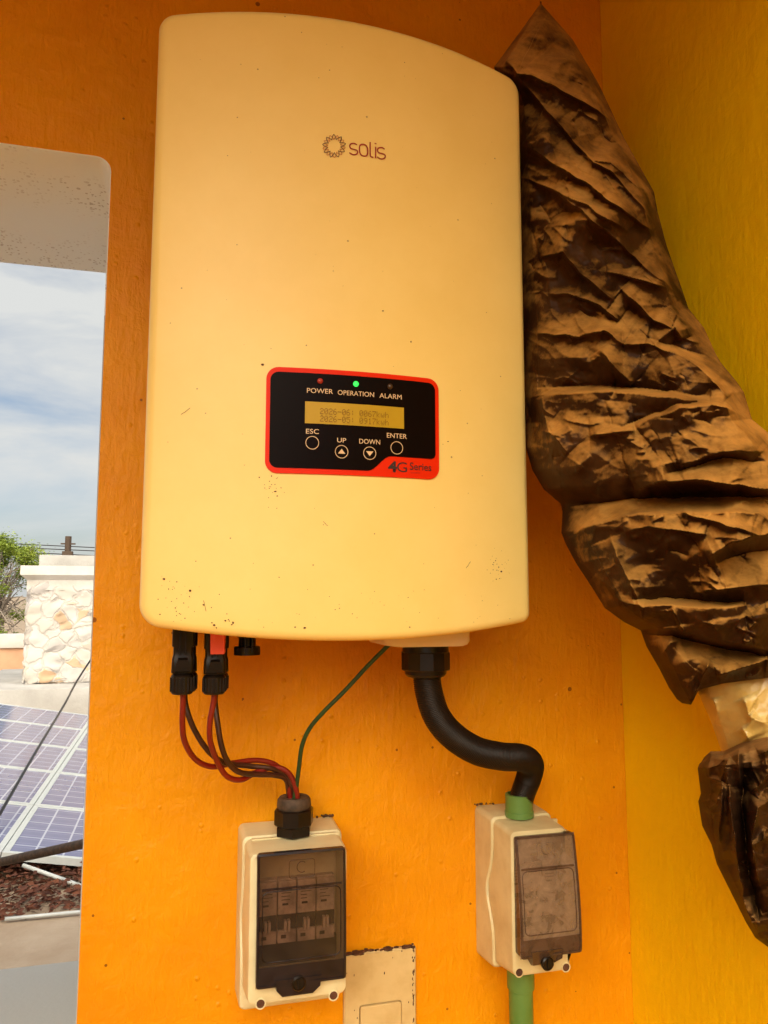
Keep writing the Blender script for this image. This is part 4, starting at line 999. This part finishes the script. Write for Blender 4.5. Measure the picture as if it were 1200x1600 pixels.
right = [(845,5),(895,62),(935,130),(975,215),(1022,300),(1028,332),(1042,385),(1065,450),(1076,482),(1100,512),(1118,552),(1126,566),(1150,595),(1162,612),(1175,655),(1200,676),(1235,720),(1265,800),(1275,900),(1275,1052)]
sheet('upper_wrap', outer, right, [(0,.73),(.12,.725),(.6,.715),(.75,.66),(.9,.60),(1,.575)], [(0,.73),(.2,.70),(.45,.64),(.58,.56),(.7,.52),(1,.50)],
      [(0,.002),(.1,.012),(.3,.028),(.55,.045),(.72,.060),(.9,.055),(.97,.030),(1,.012)], UP+crinkles(330, 815, 1230, 110, 1080, lambda y: .65 if y < 560 else .05, 77), M['tarp'], WB, 300, 760, fold=1.0,
      bot=[(1060,1098),(1080,1101),(1092,1078),(1130,1068),(1200,1059),(1275,1052)], fdir=lambda y: [(.68, np.clip((640-y)/160, 0, 1)), (.08, 1-np.clip((640-y)/160, 0, 1))], seed=3)
sheet('film_band', [(1085,1055),(1092,1085),(1110,1125),(1130,1182),(1136,1200)], [(1270,1040),(1268,1190)], [(0,.575),(1,.57)], [(0,.515),(1,.51)], [(0,.028),(1,.026)],
      [(3, 6, 4, [(1116,1090),(1122,1110),(1116,1130)]), (4, 8, 8, [(1160,1090),(1172,1120),(1180,1112)]), (4, 10, 8, [(1160,1135),(1172,1158)]), (3, 8, 10, [(1172,1120),(1200,1130)])], M['band'], WB, 120, 110, fold=.06, fine=.35, seed=21)
LOW = [(11, 7, 9, [(1129,1224),(1124,1284),(1121,1342)]), (12, 9, 6, [(1138,1200),(1138,1227),(1144,1284),(1161,1399),(1180,1460)]), (10, 5, 12, [(1155,1168),(1155,1227)]),
 (-16, 10, 10, [(1162,1200),(1160,1280),(1172,1370),(1186,1440)]), (12, 8, 12, [(1200,1250),(1184,1262),(1176,1313),(1187,1385)]), (6, 5, 8, [(1176,1322),(1188,1316),(1204,1304)]),
 (9, 7, 6, [(1092,1250),(1108,1265),(1118,1255),(1130,1222)]), (7, 6, 9, [(1096,1190),(1106,1215),(1125,1220),(1140,1186)]), (8, 6, 8, [(1100,1202),(1120,1196),(1140,1180)]),
 (8, 8, 6, [(1185,1180),(1210,1170),(1240,1165)]), (-8, 8, 8, [(1112,1270),(1116,1310),(1130,1380)]), (7, 6, 6, [(1175,1240),(1195,1215),(1215,1205)])]
sheet('lower_wrap', [(1128,1166),(1100,1174),(1093,1186),(1090,1200),(1095,1240),(1091,1252),(1097,1290),(1112,1320),(1120,1350),(1140,1390),(1165,1440),(1180,1465),(1200,1480),(1240,1500)],
      [(1266,1142),(1275,1200),(1278,1400),(1270,1520)], [(0,.555),(.5,.55),(1,.54)], [(0,.495),(1,.50)], [(0,.022),(.1,.045),(.5,.05),(1,.012)], LOW+crinkles(70, 1095, 1240, 1170, 1480, lambda y: 1.3, 78), M['tarp2'], WB, 190, 330, fold=.7,
      top=[(1095,1180),(1110,1169),(1130,1174),(1160,1160),(1200,1151),(1266,1142)], fdir=lambda y: [(1.35, 1.0)], seed=33)
#@@BAG1
#@@OUT0
# ------------------------------------------------------------------ the roof outside
def wp(px, py, d): return ay(px, py, d-DW)
PV0 = Vector((-.90, 0, CAMZ-1.42)); TL = -.173
def cell_mat():
    m, t, b = newmat('blue_silicon_cells'); lk = t.links.new
    b.inputs['Roughness'].default_value = .16; b.inputs['Specular IOR Level'].default_value = .8
    tc = N(t, 'ShaderNodeTexCoord'); sp = N(t, 'ShaderNodeSeparateXYZ'); lk(tc.outputs['Object'], sp.inputs[0])
    def line(sock, period, width, off=0.0):
        a = N(t, 'ShaderNodeMath', operation='ADD'); a.inputs[1].default_value = off+100*period; lk(sock, a.inputs[0])
        q = N(t, 'ShaderNodeMath', operation='MODULO'); q.inputs[1].default_value = period; lk(a.outputs[0], q.inputs[0])
        l = N(t, 'ShaderNodeMath', operation='LESS_THAN'); l.inputs[1].default_value = width; lk(q.outputs[0], l.inputs[0]); return l.outputs[0]
    gx, gy = line(sp.outputs[0], .156, .011), line(sp.outputs[1], .156, .011)
    bx = line(sp.outputs[1], .078, .004, .035)
    mxm = N(t, 'ShaderNodeMath', operation='MAXIMUM'); lk(gx, mxm.inputs[0]); lk(gy, mxm.inputs[1])
    bl = N(t, 'ShaderNodeMath', operation='MULTIPLY'); bl.inputs[1].default_value = .35; lk(bx, bl.inputs[0])
    mx2 = N(t, 'ShaderNodeMath', operation='MAXIMUM'); lk(mxm.outputs[0], mx2.inputs[0]); lk(bl.outputs[0], mx2.inputs[1])
    n = N(t, 'ShaderNodeTexNoise', Scale=7.0, Detail=4.0); lk(tc.outputs['Object'], n.inputs['Vector'])
    r = N(t, 'ShaderNodeValToRGB'); e = r.color_ramp.elements; e[0].color = (.075, .085, .20, 1); e[1].color = (.12, .13, .26, 1); lk(n.outputs['Fac'], r.inputs[0])
    mc = N(t, 'ShaderNodeMixRGB'); mc.inputs[2].default_value = (.36, .39, .50, 1); lk(mx2.outputs[0], mc.inputs[0]); lk(r.outputs[0], mc.inputs[1]); lk(mc.outputs[0], b.inputs['Base Color'])
    return m
M['cells'] = cell_mat(); M['alu'] = simple('pale_aluminium', (.50, .53, .52), .5, (.45, .48, .47), 20)
def pv_panel(x0, y0, label):
    root = empty('solar_module', (x0, y0, PV0.z+TL*(x0-PV0.x)), label, 'solar panel', 'solar panels on the roof outside')
    root.rotation_euler = (0, math.atan(-TL), 0)
    W_, D_ = 1.63, 1.002
    bm = bmesh.new(); f_ = .033
    lo = [(0,0),(W_,0),(W_,D_),(0,D_)]; li = [(f_,f_),(W_-f_,f_),(W_-f_,D_-f_),(f_,D_-f_)]
    loft(bm, [[(x,y,-.04) for x,y in lo], [(x,y,0) for x,y in lo], [(x,y,0) for x,y in li], [(x,y,-.006) for x,y in li]], True, False)
    me = bpy.data.meshes.new('frame'); bm.to_mesh(me); bm.free(); o = bpy.data.objects.new('frame', me); COL.objects.link(o); me.materials.append(M['alu']); o.parent = root
    bm = bmesh.new(); bm.faces.new([bm.verts.new((x,y,-.004)) for x,y in li]); me = bpy.data.meshes.new('cells'); bm.to_mesh(me); bm.free()
    o = bpy.data.objects.new('cells', me); COL.objects.link(o); me.materials.append(M['cells']); o.parent = root
    return root
ords = ['nearest', 'second nearest', 'third nearest', 'fourth nearest', 'farthest']
base = None
for c_, cx_ in enumerate((-.90-1.612, -.90)):
    for r_i in range(5):
        lb = f"blue solar panel in the {ords[r_i]} row, on the {'left' if c_ == 0 else 'right'} of the long frame joint"
        x0, y0 = cx_, 4.0+1.012*r_i
        if base is None: base = pv_panel(x0, y0, lb)
        else:
            o = base.copy(); COL.objects.link(o); o.location = (x0, y0, PV0.z+TL*(x0-PV0.x)); o['label'] = lb
            for ch in base.children:
                d = ch.copy(); COL.objects.link(d); d.parent = o
# leaf litter under the panel edge
bm = bmesh.new(); rs = random.Random(4)
for q in range(7500):
    x = rs.uniform(-1.7, .3); yy = 3.42+.55*(x+1.1)*.35+rs.gauss(0, .03); y = rs.uniform(yy, 5.0)
    s = rs.uniform(.012, .035); z = .008+rs.random()**2*.09
    M_ = Matrix.Translation((x, y, z)) @ Matrix.Rotation(rs.uniform(0, 6.3), 4, 'Z') @ Matrix.Rotation(rs.uniform(-1.1, 1.1), 4, 'X')
    v = [bm.verts.new(M_ @ Vector(p)) for p in ((-s, 0, 0), (0, -s*.4, s*.15), (s, 0, 0), (0, s*.4, s*.15))]; bm.faces.new(v)
tag(build('leaf_litter', bm, simple('dry_leaves', (.05, .012, .005), .8, (.16, .05, .02), 14), None, None), 'dark brown drift of dry leaves under the near edge of the panels', 'leaf litter', kind='stuff')
def rod(name, label, cat, a, b, r, mat, n=10, grp=None):
    bm = bmesh.new(); tube(bm, [a.lerp(b, k/6) for k in range(7)], r, n)
    me_o = build(name, bm, mat, None, 4); return tag(me_o, label, cat, grp)
a, b_ = wp(36, 1352, 4.84), az(140, 1389, .02)
rod('rack_strut', 'pale metal strut slanting from the panel edge down over the leaves', 'strut', a, a+(b_-a)*1.6, .011, M['alu'])
a, b_ = az(8, 1436, .02), az(125, 1425, .02)
rod('ground_conduit', 'thin white conduit lying across the dusty roof in front of the leaves', 'conduit', a, a+(b_-a)*2.5, .009, M['alu'])
a, b_ = wp(0, 1347, 2.6), wp(128, 1319, 2.3); dlt = b_-a
rod('black_pipe', 'thick black pipe crossing in front of the nearest solar panel', 'pipe', a-dlt*4, b_+dlt*1.2, .0125, M['dustyblack'], 14)
pts = [wp(-70, 1392, 4.6), wp(3, 1266, 5.4), wp(60, 1168, 6.6), wp(100, 1102, 8), wp(137, 1038, 9.5), wp(230, 905, 12)]
bm = bmesh.new(); tube(bm, catmull(pts, 8), .011, 8); tag(build('black_cable', bm, M['black'], None, 4), 'thin black cable hanging slantwise above the solar panels', 'cable')
# low parapet and the stone chimney-like pillar
conc = simple('pale_concrete', (.44, .43, .41), .85, (.34, .33, .31), 2.5, .5, 30, dist=.01)
whit = simple('white_masonry_paint', (.62, .60, .56), .8, (.52, .49, .44), 3, .3, 20, dist=.01)
zt = CAMZ-1.21
bm = bmesh.new(); box(bm, -2.75, 3, 10.15, 13.2, 0, zt, .01); tag(build('low_parapet', bm, conc, None), 'low pale concrete parapet behind the solar panels', 'parapet')
PL = empty('stone_pillar', (-1.0, 11.2, zt), 'wide rubble stone pillar with a white cap standing behind the panels', 'pillar')
def stone_mat():
    m, t, b = newmat('rubble_stone'); lk = t.links.new; b.inputs['Roughness'].default_value = .9
    tc = N(t, 'ShaderNodeTexCoord')
    nd = N(t, 'ShaderNodeTexNoise', Scale=5.0, Detail=3.0); lk(tc.outputs['Object'], nd.inputs['Vector'])
    mxv = N(t, 'ShaderNodeMixRGB'); mxv.inputs[0].default_value = .12; lk(tc.outputs['Object'], mxv.inputs[1]); lk(nd.outputs['Color'], mxv.inputs[2])
    v = N(t, 'ShaderNodeTexVoronoi', Scale=5.2); lk(mxv.outputs[0], v.inputs['Vector'])
    ve = N(t, 'ShaderNodeTexVoronoi', Scale=5.2, feature='DISTANCE_TO_EDGE'); lk(mxv.outputs[0], ve.inputs['Vector'])
    sc = N(t, 'ShaderNodeSeparateColor'); lk(v.outputs['Color'], sc.inputs[0])
    r = N(t, 'ShaderNodeValToRGB'); e = r.color_ramp.elements; e[0].color = (.54, .50, .44, 1); e[1].color = (.56, .38, .24, 1); e[1].position = .95
    x = r.color_ramp.elements.new(.35); x.color = (.60, .57, .53, 1); x = r.color_ramp.elements.new(.62); x.color = (.48, .45, .43, 1); x = r.color_ramp.elements.new(.8); x.color = (.58, .46, .33, 1); lk(sc.outputs[0], r.inputs[0])
    mr = N(t, 'ShaderNodeMapRange'); mr.inputs[1].default_value = .02; mr.inputs[2].default_value = .09; lk(ve.outputs['Distance'], mr.inputs[0])
    mc = N(t, 'ShaderNodeMixRGB'); mc.inputs[1].default_value = (.50, .47, .43, 1); lk(mr.outputs[0], mc.inputs[0]); lk(r.outputs[0], mc.inputs[2]); lk(mc.outputs[0], b.inputs['Base Color'])
    bp = N(t, 'ShaderNodeBump', Strength=.4, Distance=.03); lk(mr.outputs[0], bp.inputs['Height']); lk(bp.outputs[0], b.inputs['Normal'])
    return m
px0 = wp(39, 980, 11.6).x; zc0 = wp(60, 904, 11.6).z; zc1 = wp(60, 884, 11.6).z; yf = 11.6-DW
bm = bmesh.new(); box(bm, px0, px0+2.3, yf, yf+.9, zt+.001, zc0, .02)
bmesh.ops.subdivide_edges(bm, edges=[e for e in bm.edges if e.calc_length() > .5], cuts=24, use_grid_fill=True)
for v in bm.verts:
    if v.co.z < zc0-.02: v.co += Vector((rs.gauss(0, .012), rs.gauss(0, .02), rs.gauss(0, .01)))
build('stone_shaft', bm, stone_mat(), PL, 4)
bm = bmesh.new()
cp = lambda o, z: [(px0-o, yf-o, z), (px0+2.3+o, yf-o, z), (px0+2.3+o, yf+.9+o, z), (px0-o, yf+.9+o, z)]
loft(bm, [cp(.003, zc0-.16), cp(.004, zc0-.02), cp(.08, zc0+.05), cp(.08, zc1)]); build('cap', bm, whit, PL)
bx_ = wp(64, 875, 12).x; bm = bmesh.new(); box(bm, bx_, bx_+1.6, yf+.25, yf+.8, zc1, wp(80, 868, 12).z, .01); build('top_block', bm, conc, PL)
# terracotta wall with a white coping further left
wz0, wz1 = wp(10, 1013, 16).z, wp(10, 991, 16).z
FW = empty('garden_wall', (-4, 16-DW, 0), 'terracotta wall with a white coping beneath the green tree', 'wall')
bm = bmesh.new(); box(bm, -8, wp(38, 1000, 16).x+.6, 16-DW, 16.3-DW, 0, wz0); build('wall_body', bm, simple('terracotta_render', (.56, .33, .20), .85, (.48, .27, .16), 3), FW)
bm = bmesh.new(); box(bm, -8.05, wp(38, 1000, 16).x+.65, 15.95-DW, 16.35-DW, wz0+.001, wz1, .02); build('coping', bm, whit, FW)
# tree : trunk, bare grey limbs, leafy clumps
def tree():
    c0 = wp(-10, 1000, 20); root = empty('leafy_tree', (c0.x, c0.y, 0), 'bushy yellow-green tree with bare grey twigs behind the terracotta wall', 'tree')
    rs = random.Random(9); bm = bmesh.new()
    base = Vector((c0.x, c0.y, 0)); top = wp(-10, 930, 20)
    tube(bm, catmull([base, base+Vector((.1, 0, 1.0)), (base+top)/2+Vector((-.15, 0, .3)), top], 5), [.14*(1-.7*k/15) for k in range(16)], 8)
    ends = []
    for q in range(150):
        s_ = base.lerp(top, rs.uniform(.3, 1)); e_ = wp(rs.uniform(-95, 62), rs.uniform(850, 1005), 20+rs.uniform(-.8, .8))
        mid = s_.lerp(e_, .5)+Vector((rs.gauss(0, .15), rs.gauss(0, .15), rs.gauss(.1, .12)))
        pt = catmull([s_, mid, e_], 4); tube(bm, pt, [.022*(1-.75*k/(len(pt)-1)) for k in range(len(pt))], 4, False); ends.append(e_)
    build('trunk', bm, simple('grey_bark', (.24, .19, .15), .9, (.36, .31, .26), 8), root, 4)
    bm = bmesh.new()
    clumps = []
    for q in range(115):
        px, py = rs.uniform(-100, 60), 0
        hi = 838+max(0, px)*.42 + (12 if 20 < px < 32 else 0); py = hi+abs(rs.gauss(0, 1))*34
        clumps.append((wp(px, py, 20+rs.uniform(-.9, .9)), rs.uniform(.10, .24)))
    for q in range(14): clumps.append((wp(rs.uniform(-40, 36), rs.uniform(960, 1005), 20+rs.uniform(-.6, .6)), rs.uniform(.07, .14)))
    for c, r in clumps:
        for k in range(260):
            d = Vector((rs.gauss(0, 1), rs.gauss(0, 1), rs.gauss(0, .75)))*r*.62; p = c+d; s = rs.uniform(.018, .036)
            M_ = Matrix.Translation(p) @ Matrix.Rotation(rs.uniform(0, 6.3), 4, 'Z') @ Matrix.Rotation(rs.uniform(-1.3, 1.3), 4, 'X')
            bm.faces.new([bm.verts.new(M_ @ Vector(q)) for q in ((-s, 0, 0), (0, -s*.5, 0), (s, 0, 0), (0, s*.5, 0))])
    build('crown', bm, simple('yellow_green_leaves', (.13, .20, .012), .5, (.26, .33, .03), 3), root, None)  # yellow-green leaf colour, tone varying at random
tree()
# utility pole with wires
UPo = empty('utility_pole', (wp(107, 900, 60).x, 60-DW, 0), 'distant dark utility pole with crossarm above the stone pillar', 'pole')
p = wp(107, 838, 60); bm = bmesh.new(); tube(bm, [Vector((p.x, p.y, 0)), Vector((p.x, p.y, p.z))], .22, 10); build('mast', bm, M['dustyblack'], UPo)
bm = bmesh.new(); box(bm, p.x-.5, p.x+.5, p.y-.1, p.y+.1, p.z-.6, p.z-.5); build('crossarm', bm, M['dustyblack'], UPo)
bm = bmesh.new(); box(bm, p.x-.35, p.x+.35, p.y-.3, p.y+.3, p.z-1.9, p.z-1.1); build('transformer', bm, M['dustyblack'], UPo)
for k, (ya, yb) in enumerate(((846, 853), (852, 858), (858, 866))):
    a, m_, b_ = wp(-150, ya-4, 58), wp(60, (ya+yb)/2+2, 60), wp(200, yb+5, 62)
    bm = bmesh.new(); tube(bm, catmull([a, m_, b_], 8), .035, 5)
    tag(build('power_line', bm, M['breakerdark'], None, 4), ['topmost', 'middle', 'lowest'][k]+' of the three power lines strung past the distant pole', 'power line', 'power lines beyond the pillar')
#@@OUT1
